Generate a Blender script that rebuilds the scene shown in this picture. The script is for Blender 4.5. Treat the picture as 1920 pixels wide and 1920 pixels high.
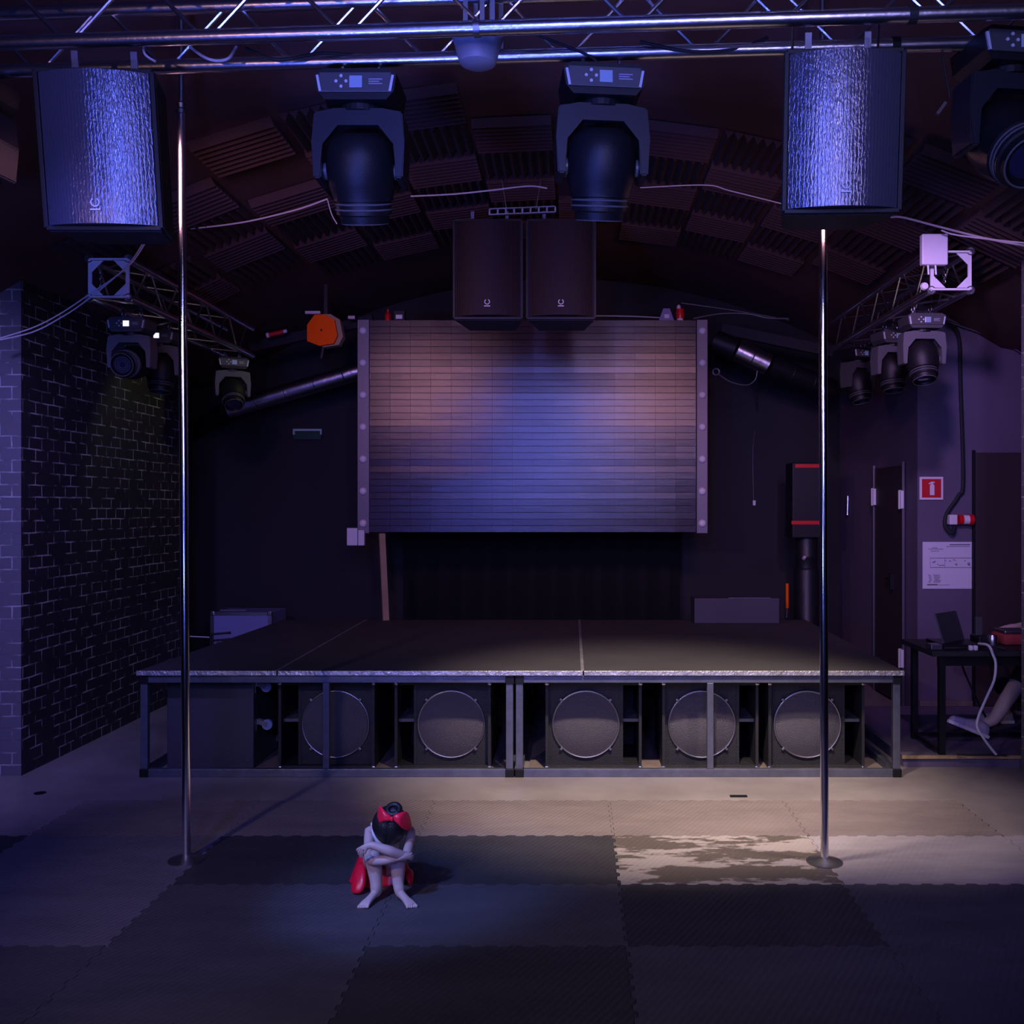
import bpy, bmesh, math, random
from mathutils import Vector, Matrix, Euler
PI = math.pi
scene = bpy.context.scene
for o in list(bpy.data.objects):
    bpy.data.objects.remove(o)
COL = scene.collection
random.seed(7)

# ---------------------------------------------------------------- camera
F, CX, CY, H = 1850.0, 1073.0, 950.0, 1.7
cam = bpy.data.cameras.new('camera'); camo = bpy.data.objects.new('camera', cam); COL.objects.link(camo)
camo.location = (0, 0, H); camo.rotation_euler = (PI/2, 0, 0)
cam.sensor_width = 36; cam.lens = F/1920*36
cam.shift_x = -(CX-960)/1920; cam.shift_y = (CY-960)/1920
cam.clip_start = .05; cam.clip_end = 60
scene.camera = camo
# ---------------------------------------------------------------- world, exposure
w = bpy.data.worlds.new('world'); scene.world = w; w.use_nodes = True
w.node_tree.nodes['Background'].inputs[0].default_value = (.05, .04, .08, 1)
w.node_tree.nodes['Background'].inputs[1].default_value = .3
scene.view_settings.view_transform = 'Standard'; scene.view_settings.look = 'None'
scene.view_settings.exposure = 0.0; scene.view_settings.gamma = 1.0
scene.view_settings.use_curve_mapping = False
# ---------------------------------------------------------------- lights (some follow visible shadows, reflections and pools, others are added fills)
def aim(o, target):
    o.rotation_euler = (Vector(target)-o.location).to_track_quat('-Z', 'Y').to_euler()
def area(name, loc, target, sx, sy, color, power, spread=180):
    l = bpy.data.lights.new(name, 'AREA'); l.shape = 'RECTANGLE'; l.size = sx; l.size_y = sy
    l.color = color; l.energy = power; l.spread = math.radians(spread)
    o = bpy.data.objects.new(name, l); COL.objects.link(o); o.location = loc; aim(o, target); return o
def spot(name, loc, target, color, power, angle, blend=.5, size=.08):
    l = bpy.data.lights.new(name, 'SPOT'); l.color = color; l.energy = power
    l.spot_size = math.radians(angle); l.spot_blend = blend; l.shadow_soft_size = size
    o = bpy.data.objects.new(name, l); COL.objects.link(o); o.location = loc; aim(o, target); return o
spot('pink_key_spot', (-2.75, .2, 3.2), (.3, 5.8, 0), (.86, .66, .86), 230, 52, .6, .1)
area('blue_wash', (-.5, -.9, 3.0), (-.5, 8, 2.6), .5, 2.0, (.13, .18, 1), 36, 75)
area('lavender_wash', (.92, -.9, 3.05), (.6, 8, 2.6), .34, 1.9, (.46, .40, 1), 15, 75)
area('pink_wash', (-2.02, 4.5, 3.3), (-.7, 9.1, 2.1), .36, .36, (1, .44, .64), 8, 80)
area('pink_wash_right', (1.12, 4.42, 3.2), (.8, 9.1, 2.1), .5, .3, (1, .44, .58), 7.5, 80)
spot('ceiling_spot', (-2.6, .5, 2.6), (-.6, 6.2, 3.9), (1, .50, .42), 36, 40, .8, .06)
area('blue_truss_fill', (-1.6, .6, 1.2), (-.6, 4.2, 3.5), .5, .3, (.09, .14, 1), 28, 90)  # added fill that turns the front truss chords bright blue
spot('warm_spot', (.45, 4.4, 3.35), (.5, 6.0, 0), (1, .80, .70), 800, 57, .8)
spot('warm_spot_right', (1.9, 4.35, 3.0), (1.5, 5.6, 0), (1, .8, .74), 250, 50, .9)
spot('blue_floor_spot', (-1.8, 3.2, 3.35), (-2.3, 4.7, 0), (.14, .14, 1), 75, 74, .9)
spot('blue_floor_spot_right', (2.2, 3.0, 3.1), (2.3, 4.0, 0), (.18, .14, 1), 50, 74, .9)
spot('violet_pillar_fill', (-2.6, 3.4, 2.85), (-3.9, 6.2, 1.2), (.34, .28, 1), 300, 70, .9)  # added fill for the brick pillar, hung from no fixture
spot('violet_wall_fill', (1.62, 4.5, 3.35), (3.0, 8.0, 1.7), (.66, .38, 1), 190, 66, .9)  # added fill for the right truss end, violet wall and sign
spot('khaki_spot', (-2.0, 8.3, 3.1), (-3.48, 8.2, 2.0), (.75, .8, .38), 10, 70, .35)
spot('child_fill', (-1.9, 2.2, 3.0), (-.75, 4.25, .2), (.17, .30, 1), 430, 22, .9)  # added narrow light to brighten the crouched figure, no fixture there

# ---------------------------------------------------------------- helpers
def P(px, py, Y): return Vector(((px-CX)/F*Y, Y, H-(py-CY)/F*Y))
def newmat(name):
    m = bpy.data.materials.new(name); m.use_nodes = True
    return m, m.node_tree, m.node_tree.nodes['Principled BSDF']
def mat(name, c, rough=.6, metal=0, bump=0, bscale=60, spec=.5, emit=None, es=0, var=0, vscale=6, coat=0):
    m, t, b = newmat(name); N = t.nodes; L = t.links
    b.inputs['Base Color'].default_value = (*c, 1); b.inputs['Roughness'].default_value = rough
    b.inputs['Metallic'].default_value = metal; b.inputs['Specular IOR Level'].default_value = spec
    b.inputs['Coat Weight'].default_value = coat
    tc = N.new('ShaderNodeTexCoord')
    if var:
        n = N.new('ShaderNodeTexNoise'); n.inputs['Scale'].default_value = vscale; n.inputs['Detail'].default_value = 6
        L.new(tc.outputs['Object'], n.inputs['Vector'])
        r = N.new('ShaderNodeMix'); r.data_type = 'RGBA'
        r.inputs[6].default_value = (*[x*(1-var) for x in c], 1); r.inputs[7].default_value = (*[min(1, x*(1+var)) for x in c], 1)
        L.new(n.outputs['Fac'], r.inputs[0]); L.new(r.outputs[2], b.inputs['Base Color'])
    if bump:
        n = N.new('ShaderNodeTexNoise'); n.inputs['Scale'].default_value = bscale; n.inputs['Detail'].default_value = 4
        L.new(tc.outputs['Object'], n.inputs['Vector'])
        bp = N.new('ShaderNodeBump'); bp.inputs['Strength'].default_value = bump; bp.inputs['Distance'].default_value = .01
        L.new(n.outputs['Fac'], bp.inputs['Height']); L.new(bp.outputs['Normal'], b.inputs['Normal'])
    if emit:
        b.inputs['Emission Color'].default_value = (*emit, 1); b.inputs['Emission Strength'].default_value = es
    return m

class MB:
    def __init__(s): s.bm = bmesh.new()
    def add(s, verts, faces):
        vs = [s.bm.verts.new(v) for v in verts]
        for f in faces:
            try: s.bm.faces.new([vs[i] for i in f])
            except ValueError: pass
        return vs
    def box(s, c, size, rot=None, bev=0):
        c = Vector(c); h = Vector(size)/2
        R = Euler(rot).to_matrix() if rot else Matrix.Identity(3)
        v = [Vector((x*h.x, y*h.y, z*h.z)) for x in (-1, 1) for y in (-1, 1) for z in (-1, 1)]
        fs = [(0, 1, 3, 2), (4, 6, 7, 5), (0, 4, 5, 1), (2, 3, 7, 6), (0, 2, 6, 4), (1, 5, 7, 3)]
        vs = s.add([c+R@p for p in v], fs)
        if bev:
            es = set(e for q in vs for e in q.link_edges)
            bmesh.ops.bevel(s.bm, geom=list(es), offset=bev, segments=2, affect='EDGES', profile=.5)
        return s
    def span(s, a, b, bev=0):
        a = Vector(a); b = Vector(b); return s.box((a+b)/2, [abs(x) for x in (b-a)], bev=bev)
    def cyl(s, a, b, r, r2=None, n=16, cap=True):
        a = Vector(a); b = Vector(b); r2 = r if r2 is None else r2
        q = (b-a).to_track_quat('Z', 'Y').to_matrix()
        v = []
        for p, rr in ((a, r), (b, r2)):
            for i in range(n):
                t = 2*PI*i/n; v.append(p+q@Vector((rr*math.cos(t), rr*math.sin(t), 0)))
        f = [(i, (i+1) % n, n+(i+1) % n, n+i) for i in range(n)]
        if cap: f += [tuple(range(n-1, -1, -1)), tuple(range(n, 2*n))]
        s.add(v, f); return s
    def bar(s, a, b, wd, dp):
        a = Vector(a); b = Vector(b); q = (b-a).to_track_quat('Z', 'Y').to_matrix()
        v = [p+q@Vector((x*wd/2, y*dp/2, 0)) for p in (a, b) for x, y in ((-1, -1), (1, -1), (1, 1), (-1, 1))]
        s.add(v, [(0, 1, 5, 4), (1, 2, 6, 5), (2, 3, 7, 6), (3, 0, 4, 7), (3, 2, 1, 0), (4, 5, 6, 7)]); return s
    def tube(s, pts, r, n=8):
        pts = [Vector(p) for p in pts]; rings = []
        up = None
        for i, p in enumerate(pts):
            d = (pts[min(i+1, len(pts)-1)]-pts[max(i-1, 0)]).normalized()
            if up is None:
                up = d.orthogonal().normalized()
            up = (up-d*up.dot(d)).normalized(); sd = d.cross(up)
            rings.append([s.bm.verts.new(p+r*(math.cos(2*PI*k/n)*up+math.sin(2*PI*k/n)*sd)) for k in range(n)])
        for a, b in zip(rings, rings[1:]):
            for k in range(n): s.bm.faces.new((a[k], a[(k+1) % n], b[(k+1) % n], b[k]))
        s.bm.faces.new(rings[0][::-1]); s.bm.faces.new(rings[-1]); return s
    def lathe(s, prof, o=(0, 0, 0), axis=(0, 0, 1), n=32):
        q = Vector(axis).normalized().to_track_quat('Z', 'Y').to_matrix(); o = Vector(o); rings = []
        for r, z in prof:
            if r < 1e-6: rings.append([s.bm.verts.new(o+q@Vector((0, 0, z)))])
            else: rings.append([s.bm.verts.new(o+q@Vector((r*math.cos(2*PI*k/n), r*math.sin(2*PI*k/n), z))) for k in range(n)])
        for a, b in zip(rings, rings[1:]):
            for k in range(n):
                k2 = (k+1) % n
                f = [a[0] if len(a) == 1 else a[k], a[0] if len(a) == 1 else a[k2], b[0] if len(b) == 1 else b[k2], b[0] if len(b) == 1 else b[k]]
                f = list(dict.fromkeys(f))
                if len(f) > 2: s.bm.faces.new(f)
        return s
    def ring(s, o, axis, R, r, n=32, m=8, a0=0, a1=2*PI):
        q = Vector(axis).normalized().to_track_quat('Z', 'Y').to_matrix(); o = Vector(o)
        full = abs(a1-a0-2*PI) < 1e-6; cnt = n if full else n+1; rings = []
        for i in range(cnt):
            t = a0+(a1-a0)*i/n
            rings.append([s.bm.verts.new(o+q@Vector(((R+r*math.cos(2*PI*k/m))*math.cos(t), (R+r*math.cos(2*PI*k/m))*math.sin(t), r*math.sin(2*PI*k/m)))) for k in range(m)])
        for i in range(n):
            a = rings[i]; b = rings[(i+1) % cnt]
            for k in range(m): s.bm.faces.new((a[k], b[k], b[(k+1) % m], a[(k+1) % m]))
        return s
    def prism(s, pts, depth, M=None):
        """pts in local xy, extruded 0..depth along local z, then matrix M"""
        n = len(pts); M = M or Matrix.Identity(4)
        v = [M@Vector((x, y, 0)) for x, y in pts]+[M@Vector((x, y, depth)) for x, y in pts]
        s.add(v, [tuple(range(n-1, -1, -1)), tuple(range(n, 2*n))]+[(i, (i+1) % n, n+(i+1) % n, n+i) for i in range(n)]); return s
    def build(s, name, m, parent=None, world=False, smooth=False, **props):
        bm = s.bm
        bmesh.ops.recalc_face_normals(bm, faces=bm.faces[:])
        me = bpy.data.meshes.new(name); loc = Vector((0, 0, 0))
        if parent is None:
            xs = [v.co for v in bm.verts]
            loc = Vector(((min(v.x for v in xs)+max(v.x for v in xs))/2, (min(v.y for v in xs)+max(v.y for v in xs))/2, min(v.z for v in xs)))
            bmesh.ops.translate(bm, vec=-loc, verts=bm.verts[:])
        elif world:
            base = Vector(parent.location)
            if parent.parent: base = base+Vector(parent.parent.location)
            bmesh.ops.translate(bm, vec=-base, verts=bm.verts[:])
        bm.to_mesh(me); bm.free()
        if m: me.materials.append(m)
        if smooth:
            for p in me.polygons: p.use_smooth = True
            try: me.set_sharp_from_angle(angle=math.radians(38))
            except Exception: pass
        o = bpy.data.objects.new(name, me); COL.objects.link(o); o.location = loc
        if parent: o.parent = parent
        for k, v in props.items(): o[k] = v
        return o
XZ = Matrix(((1, 0, 0, 0), (0, 0, 1, 0), (0, 1, 0, 0), (0, 0, 0, 1)))      # local xy -> world xz, depth -> +y
def T(x, y, z): return Matrix.Translation((x, y, z))
def thing(name, label, cat, loc=(0, 0, 0), rz=0, group=None):
    o = bpy.data.objects.new(name, None); COL.objects.link(o); o.empty_display_size = .1
    o.location = loc; o.rotation_euler = (0, 0, rz); o['label'] = label; o['category'] = cat
    if group: o['group'] = group
    return o
def tag(o, label, cat, group=None):
    o['label'] = label; o['category'] = cat
    if group: o['group'] = group
    return o
def struct(o): o['kind'] = 'structure'; return o
def copy_tree(o, parent=None):
    c = o.copy(); COL.objects.link(c); c.parent = parent
    for ch in list(o.children): copy_tree(ch, c)
    return c
def bez(pts, n=10):
    """Catmull-Rom through points"""
    p = [Vector(q) for q in pts]; p = [p[0]]+p+[p[-1]]; out = []
    for i in range(1, len(p)-2):
        for k in range(n):
            t = k/n
            out.append(.5*((2*p[i])+(-p[i-1]+p[i+1])*t+(2*p[i-1]-5*p[i]+4*p[i+1]-p[i+2])*t*t+(-p[i-1]+3*p[i]-3*p[i+1]+p[i+2])*t**3))
    out.append(p[-2]); return out
ORD = ['first', 'second', 'third', 'fourth', 'fifth', 'sixth', 'seventh', 'eighth', 'ninth', 'tenth', 'eleventh', 'twelfth', 'thirteenth', 'fourteenth']

# ---------------------------------------------------------------- materials
M = {}
M['front_body'] = mat('blue_black_housing', (.016, .016, .022), .42, spec=.35)
M['black'] = mat('black_plastic', (.008, .008, .010), .45, spec=.3, bump=.15, bscale=300)
M['black_gloss'] = mat('black_gloss', (.01, .01, .012), .18)
M['black_wood'] = mat('black_textured_paint', (.013, .013, .016), .55, bump=.5, bscale=180, var=.3)
M['dark_body'] = mat('dark_grey_housing', (.055, .055, .06), .42, bump=.1, bscale=200)
M['grey_body'] = mat('grey_housing', (.10, .10, .11), .4)
M['alu'] = mat('aluminium_tube', (.62, .62, .66), .28, 1, bump=.12, bscale=40)
M['alu_dark'] = mat('dull_aluminium', (.30, .29, .31), .42, 1)
M['steel_dark'] = mat('dark_steel', (.16, .17, .22), .4, .7, bump=.2, bscale=30, var=.35, vscale=14)
M['chrome'] = mat('chrome', (.92, .92, .94), .15, 1)
M['white_plate'] = mat('white_plastic', (.72, .70, .72), .5)
M['pale'] = mat('pale_cable', (.5, .45, .46), .6)
M['rubber'] = mat('black_rubber', (.01, .01, .01), .7)
M['glass_dark'] = mat('dark_lens', (.02, .02, .05), .06, coat=1)
M['display_lit'] = mat('small_lit_display', (.2, .2, .3), .3, emit=(.62, .62, 1), es=1.6)
M['display_dim'] = mat('control_display', (.22, .28, .42), .25, emit=(.2, .3, .7), es=.12)
M['button'] = mat('button', (.5, .5, .55), .4)
M['deck'] = mat('stage_deck_felt', (.042, .037, .04), .8, bump=.3, bscale=90, var=.25, vscale=3)
M['red_cloth'] = mat('red_satin', (.75, .006, .03), .35, bump=.15, bscale=20)
M['bow_red'] = mat('bow_red_satin', (.95, .02, .06), .35)
M['skin'] = mat('skin', (.55, .40, .36), .5, bump=.05, bscale=80)
M['hair'] = mat('dark_hair', (.012, .010, .012), .42, bump=.35, bscale=120)
M['white_cloth'] = mat('white_cotton', (.7, .7, .72), .75)
M['black_cloth'] = mat('black_cotton', (.014, .014, .018), .85)
M['wood'] = mat('raw_wood', (.30, .20, .12), .7, bump=.3, bscale=25, var=.3)
M['orange'] = mat('orange_paint', (.9, .10, .0), .6, spec=.1, emit=(.85, .13, .01), es=.0)
M['red'] = mat('red_plastic', (.65, .01, .015), .35)
M['curtain'] = mat('black_molton', (.006, .006, .007), .95)
M['sign_red'] = mat('sign_red', (.55, .008, .02), .5)
M['sign_white'] = mat('sign_white', (.75, .68, .72), .5)
M['paper'] = mat('paper', (.68, .64, .72), .8)
M['ink'] = mat('ink', (.12, .11, .14), .8)
M['green_dark'] = mat('dark_green_plastic', (.01, .05, .03), .25)
M['green_pale'] = mat('pale_green_edge', (.35, .55, .45), .4)
M['yellow_edge'] = mat('worn_yellow_edge', (.42, .28, .12), .7, bump=.3, bscale=40, var=.6, vscale=18)
M['blue_panel'] = mat('blue_grey_laminate', (.20, .20, .40), .5)
M['dust'] = mat('dusty_board', (.16, .12, .10), .9, bump=.3, bscale=30, var=.4, vscale=12)
M['caster'] = mat('caster_metal', (.7, .7, .75), .25, 1)
M['caster_wheel'] = mat('caster_wheel', (.18, .22, .4), .4)
M['wall_paint'] = mat('dark_violet_paint', (.115, .09, .14), .75, bump=.25, bscale=35, var=.2, vscale=2)
M['wall_dark'] = mat('black_wall_paint', (.012, .011, .016), .8, bump=.25, bscale=30, var=.25, vscale=2)
M['brown_panel'] = mat('dark_brown_panel', (.032, .018, .022), .7)
M['door'] = mat('dark_door', (.035, .026, .03), .6)
M['duct'] = mat('galvanised_duct', (.5, .5, .56), .3, 1, bump=.3, bscale=18)
M['ceil'] = mat('brown_ceiling_fabric', (.085, .036, .032), .9, bump=.5, bscale=4, var=.45, vscale=1.6)
M['foam'] = mat('brown_wedge_foam', (.05, .024, .024), .95, bump=.3, bscale=120)

def brick_mat(name, c1, c2, mortar):
    m, t, b = newmat(name); N = t.nodes; L = t.links
    g = N.new('ShaderNodeNewGeometry'); sx = N.new('ShaderNodeSeparateXYZ'); L.new(g.outputs['Position'], sx.inputs[0])
    ad = N.new('ShaderNodeMath'); ad.operation = 'ADD'; L.new(sx.outputs[0], ad.inputs[0]); L.new(sx.outputs[1], ad.inputs[1])
    cb = N.new('ShaderNodeCombineXYZ'); L.new(ad.outputs[0], cb.inputs[0]); L.new(sx.outputs[2], cb.inputs[1])
    nz = N.new('ShaderNodeTexNoise'); nz.inputs['Scale'].default_value = 5; nz.inputs['Detail'].default_value = 3; L.new(cb.outputs[0], nz.inputs['Vector'])
    mx = N.new('ShaderNodeVectorMath'); mx.operation = 'SCALE'; L.new(nz.outputs['Color'], mx.inputs[0]); mx.inputs['Scale'].default_value = .016
    va = N.new('ShaderNodeVectorMath'); L.new(cb.outputs[0], va.inputs[0]); L.new(mx.outputs[0], va.inputs[1])
    br = N.new('ShaderNodeTexBrick'); L.new(va.outputs[0], br.inputs['Vector'])
    br.inputs['Scale'].default_value = 1; br.inputs['Brick Width'].default_value = .15; br.inputs['Row Height'].default_value = .077
    br.inputs['Mortar Size'].default_value = .0046; br.inputs['Mortar Smooth'].default_value = .1; br.inputs['Bias'].default_value = -.2
    br.inputs['Color1'].default_value = (*c1, 1); br.inputs['Color2'].default_value = (*c2, 1)
    n2 = N.new('ShaderNodeTexNoise'); n2.inputs['Scale'].default_value = 7; n2.inputs['Detail'].default_value = 4; L.new(cb.outputs[0], n2.inputs['Vector'])
    rp = N.new('ShaderNodeValToRGB'); rp.color_ramp.elements[0].position = .44; rp.color_ramp.elements[1].position = .62
    rp.color_ramp.elements[0].color = (*c1, 1); rp.color_ramp.elements[1].color = (*mortar, 1)
    L.new(n2.outputs['Fac'], rp.inputs[0]); L.new(rp.outputs[0], br.inputs['Mortar'])
    L.new(br.outputs['Color'], b.inputs['Base Color']); b.inputs['Roughness'].default_value = .6
    bp = N.new('ShaderNodeBump'); bp.inputs['Strength'].default_value = .6; bp.inputs['Distance'].default_value = .008; bp.invert = True
    L.new(br.outputs['Fac'], bp.inputs['Height']); 
    n3 = N.new('ShaderNodeTexNoise'); n3.inputs['Scale'].default_value = 40; L.new(cb.outputs[0], n3.inputs['Vector'])
    bp2 = N.new('ShaderNodeBump'); bp2.inputs['Strength'].default_value = .25; bp2.inputs['Distance'].default_value = .006
    L.new(n3.outputs['Fac'], bp2.inputs['Height']); L.new(bp.outputs[0], bp2.inputs['Normal']); L.new(bp2.outputs[0], b.inputs['Normal'])
    return m
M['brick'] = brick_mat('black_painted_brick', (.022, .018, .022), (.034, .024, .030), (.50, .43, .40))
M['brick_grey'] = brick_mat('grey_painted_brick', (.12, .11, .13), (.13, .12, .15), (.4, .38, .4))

def floor_mat():
    m, t, b = newmat('grey_concrete_floor'); N = t.nodes; L = t.links
    tc = N.new('ShaderNodeNewGeometry')
    n = N.new('ShaderNodeTexNoise'); n.inputs['Scale'].default_value = 1.6; n.inputs['Detail'].default_value = 8; n.inputs['Roughness'].default_value = .65
    L.new(tc.outputs['Position'], n.inputs['Vector'])
    r = N.new('ShaderNodeValToRGB'); r.color_ramp.elements[0].position = .3; r.color_ramp.elements[1].position = .7
    r.color_ramp.elements[0].color = (.17, .145, .14, 1); r.color_ramp.elements[1].color = (.29, .255, .235, 1)
    L.new(n.outputs['Fac'], r.inputs[0]); L.new(r.outputs[0], b.inputs['Base Color'])
    b.inputs['Roughness'].default_value = .42
    bp = N.new('ShaderNodeBump'); bp.inputs['Strength'].default_value = .15; bp.inputs['Distance'].default_value = .01
    L.new(n.outputs['Fac'], bp.inputs['Height']); L.new(bp.outputs[0], b.inputs['Normal']); return m
M['floor'] = floor_mat()
def mat_mat(name, c, worn=None, rough=.55):
    m, t, b = newmat(name); N = t.nodes; L = t.links
    g = N.new('ShaderNodeNewGeometry')
    mp = N.new('ShaderNodeMapping'); mp.inputs['Rotation'].default_value = (0, 0, .5); L.new(g.outputs['Position'], mp.inputs['Vector'])
    wv = N.new('ShaderNodeTexWave'); wv.inputs['Scale'].default_value = 12; wv.inputs['Distortion'].default_value = 1.5; L.new(mp.outputs[0], wv.inputs['Vector'])
    n = N.new('ShaderNodeTexNoise'); n.inputs['Scale'].default_value = 3; n.inputs['Detail'].default_value = 8; n.inputs['Roughness'].default_value = .7
    mp2 = N.new('ShaderNodeMapping'); mp2.inputs['Scale'].default_value = (.6, 1.8, 1); L.new(g.outputs['Position'], mp2.inputs['Vector']); L.new(mp2.outputs[0], n.inputs['Vector'])
    r = N.new('ShaderNodeValToRGB'); e = r.color_ramp.elements
    if worn:
        e[0].position = .485; e[1].position = .515; e[0].color = (*c, 1); e[1].color = (*worn, 1)
    else:
        e[0].position = .3; e[1].position = .75; e[0].color = (*[x*.8 for x in c], 1); e[1].color = (*[x*1.25 for x in c], 1)
    L.new(n.outputs['Fac'], r.inputs[0]); L.new(r.outputs[0], b.inputs['Base Color'])
    b.inputs['Roughness'].default_value = rough; b.inputs['Specular IOR Level'].default_value = .35
    bp = N.new('ShaderNodeBump'); bp.inputs['Strength'].default_value = .5; bp.inputs['Distance'].default_value = .004
    L.new(wv.outputs['Fac'], bp.inputs['Height']); L.new(bp.outputs[0], b.inputs['Normal']); return m
M['mat_dark'] = mat_mat('dark_foam_mat', (.040, .038, .042))
M['mat_mid'] = mat_mat('grey_foam_mat', (.072, .069, .078))
M['mat_light'] = mat_mat('light_grey_foam_mat', (.14, .13, .145))
M['mat_brown'] = mat_mat('brown_grey_foam_mat', (.19, .155, .145))
M['mat_worn'] = mat_mat('worn_foam_mat', (.10, .082, .07), (.33, .29, .27))
M['mat_pale'] = mat_mat('pale_foam_mat', (.30, .27, .28))

def screen_mat():
    m, t, b = newmat('switched_off_led_face'); N = t.nodes; L = t.links
    tc = N.new('ShaderNodeTexCoord')
    b.inputs['Base Color'].default_value = (.045, .036, .052, 1); b.inputs['Roughness'].default_value = .155; b.inputs['Specular IOR Level'].default_value = .45
    n = N.new('ShaderNodeTexNoise'); n.inputs['Scale'].default_value = 260; n.inputs['Detail'].default_value = 2; L.new(tc.outputs['Object'], n.inputs['Vector'])
    bp = N.new('ShaderNodeBump'); bp.inputs['Strength'].default_value = .22; bp.inputs['Distance'].default_value = .003
    L.new(n.outputs['Fac'], bp.inputs['Height']); L.new(bp.outputs[0], b.inputs['Normal']); return m
M['screen'] = screen_mat()
def grille_mat(name, c, rough, dots):
    m, t, b = newmat(name); N = t.nodes; L = t.links
    tc = N.new('ShaderNodeTexCoord')
    b.inputs['Base Color'].default_value = (*c, 1); b.inputs['Roughness'].default_value = rough; b.inputs['Metallic'].default_value = .6
    if dots:
        v = N.new('ShaderNodeTexVoronoi'); v.inputs['Scale'].default_value = 260; L.new(tc.outputs['Object'], v.inputs['Vector']); out = v.outputs['Distance']; 
    else:
        mp = N.new('ShaderNodeMapping'); mp.inputs['Scale'].default_value = (1, 1, .22); L.new(tc.outputs['Object'], mp.inputs['Vector'])
        v = N.new('ShaderNodeTexWave'); v.bands_direction = 'X'; v.inputs['Scale'].default_value = 24; v.inputs['Distortion'].default_value = 5.0; v.inputs['Detail Scale'].default_value = 8
        L.new(mp.outputs[0], v.inputs['Vector']); out = v.outputs['Fac']
    bp = N.new('ShaderNodeBump'); bp.inputs['Strength'].default_value = .9 if dots else .28; bp.inputs['Distance'].default_value = .003
    L.new(out, bp.inputs['Height']); L.new(bp.outputs[0], b.inputs['Normal']); return m
M['grille'] = grille_mat('speaker_grille', (.13, .13, .17), .18, False)
M['cone_grille'] = grille_mat('round_grille', (.10, .092, .11), .5, True)

# ---------------------------------------------------------------- structure
def ceil_z(x, y=6.5):
    u = min(1, max(0, (5.7-y)/1.1)); u = u*u*(3-2*u)
    return max(2.95, 4.1-.085*(x+.1)**2)+.62*u*(1 if x < 9 else 1)
b = MB(); b.span((-7.5, -5, -.2), (7.5, 10.7, 0)); struct(b.build('floor', M['floor']))
b = MB(); xs = [-7.5+.25*i for i in range(61)]; ys = [-5, 0, 3, 4.6, 4.8, 5.0, 5.2, 5.4, 5.6, 5.7, 6, 8, 10.7]
vg = [[b.bm.verts.new((x, y, ceil_z(x, y))) for x in xs] for y in ys]; vt = [[b.bm.verts.new((x, y, 5.0)) for x in xs] for y in ys]
for j in range(len(ys)-1):
    for i in range(len(xs)-1):
        b.bm.faces.new((vg[j][i], vg[j+1][i], vg[j+1][i+1], vg[j][i+1])); b.bm.faces.new((vt[j][i], vt[j][i+1], vt[j+1][i+1], vt[j+1][i]))
struct(b.build('ceiling', M['ceil'], smooth=True))
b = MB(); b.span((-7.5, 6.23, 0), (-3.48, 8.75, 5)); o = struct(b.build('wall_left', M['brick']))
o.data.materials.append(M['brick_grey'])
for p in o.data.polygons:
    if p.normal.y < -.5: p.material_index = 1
b = MB(); b.span((-5.6, 10.4, 0), (3.2, 10.6, 5)); struct(b.build('wall_back', M['wall_dark']))
b = MB(); b.span((-5.6, 8.75, 0), (-5.4, 10.4, 5)); struct(b.build('wall_back_left', M['wall_dark']))
b = MB(); b.span((2.82, 8.06, 0), (7.5, 8.26, 5)); b.span((2.82, 8.2601, 0), (3.0, 10.4, 5)); struct(b.build('wall_right', M['wall_paint']))
b = MB(); b.span((2.895, 6.3, 0), (7.5, 6.36, 5)); struct(b.build('wall_right_front', M['brick_grey']))
b = MB(); b.span((-7.7, -5, 0), (-7.5, 10.6, 4.4)); struct(b.build('wall_hall_left', M['wall_dark']))
b = MB(); b.span((7.5, -5, 0), (7.7, 10.6, 4.4)); struct(b.build('wall_hall_right', M['wall_dark']))
b = MB(); b.span((-7.7, -5.2, 0), (7.7, -5, 4.4)); struct(b.build('wall_hall_rear', M['wall_dark']))
b = MB(); b.span((-3.47, 6.20, 0), (-3.40, 6.225, .01)); b.bm.free()
# brown door-height panel in the right wall (closed double door)
b = MB(); b.span((3.28, 8.02, .08), (4.4, 8.055, 2.14), bev=.004); d2 = struct(b.build('door_2', M['brown_panel']))
MB().span((3.262, 8.025, .08), (3.28, 8.055, 2.16)).build('door_frame', M['black'], d2, world=True)
# door_1 in the side wall behind the stage corner
d1 = bpy.data.objects.new('door_1', None); COL.objects.link(d1); d1.location = (2.82, 8.72, 0); struct(d1)
MB().span((2.79, 8.36, .02), (2.815, 9.10, 2.05)).build('door_leaf', M['door'], d1, world=True)
fr = MB().span((2.78, 8.315, 0), (2.80, 8.335, 2.08)).span((2.78, 9.12, 0), (2.80, 9.135, 2.08)).build('door_frame', M['alu_dark'], d1, world=True)
for (yy, zz) in ((8.34, 1.76), (8.34, .42), (9.10, 1.79)):
    MB().span((2.765, yy-.035, zz-.075), (2.79, yy+.035, zz+.075)).cyl((2.768, yy, zz-.08), (2.768, yy, zz+.08), .012, n=10).build('hinge', M['white_plate'], d1, world=True, label='pale hinge')
MB().span((2.755, 8.55, .98), (2.79, 8.575, 1.12)).bar((2.76, 8.56, 1.07), (2.755, 8.68, 1.07), .02, .015).build('door_handle', M['black'], d1, world=True)
# platform on the right
b = MB(); b.span((2.16, 6.44, 0), (7.3, 8.05, .074)); pl = b.build('trim_1', M['wall_paint']); struct(pl); pl.name = 'floor_step'
b = MB(); b.span((2.15, 6.425, .058), (7.3, 6.44, .078)); struct(b.build('trim_2', M['yellow_edge']))
b = MB(); b.span((2.83, 8.03, .076), (3.26, 8.058, .12)); struct(b.build('baseboard_right', M['dust']))

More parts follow.
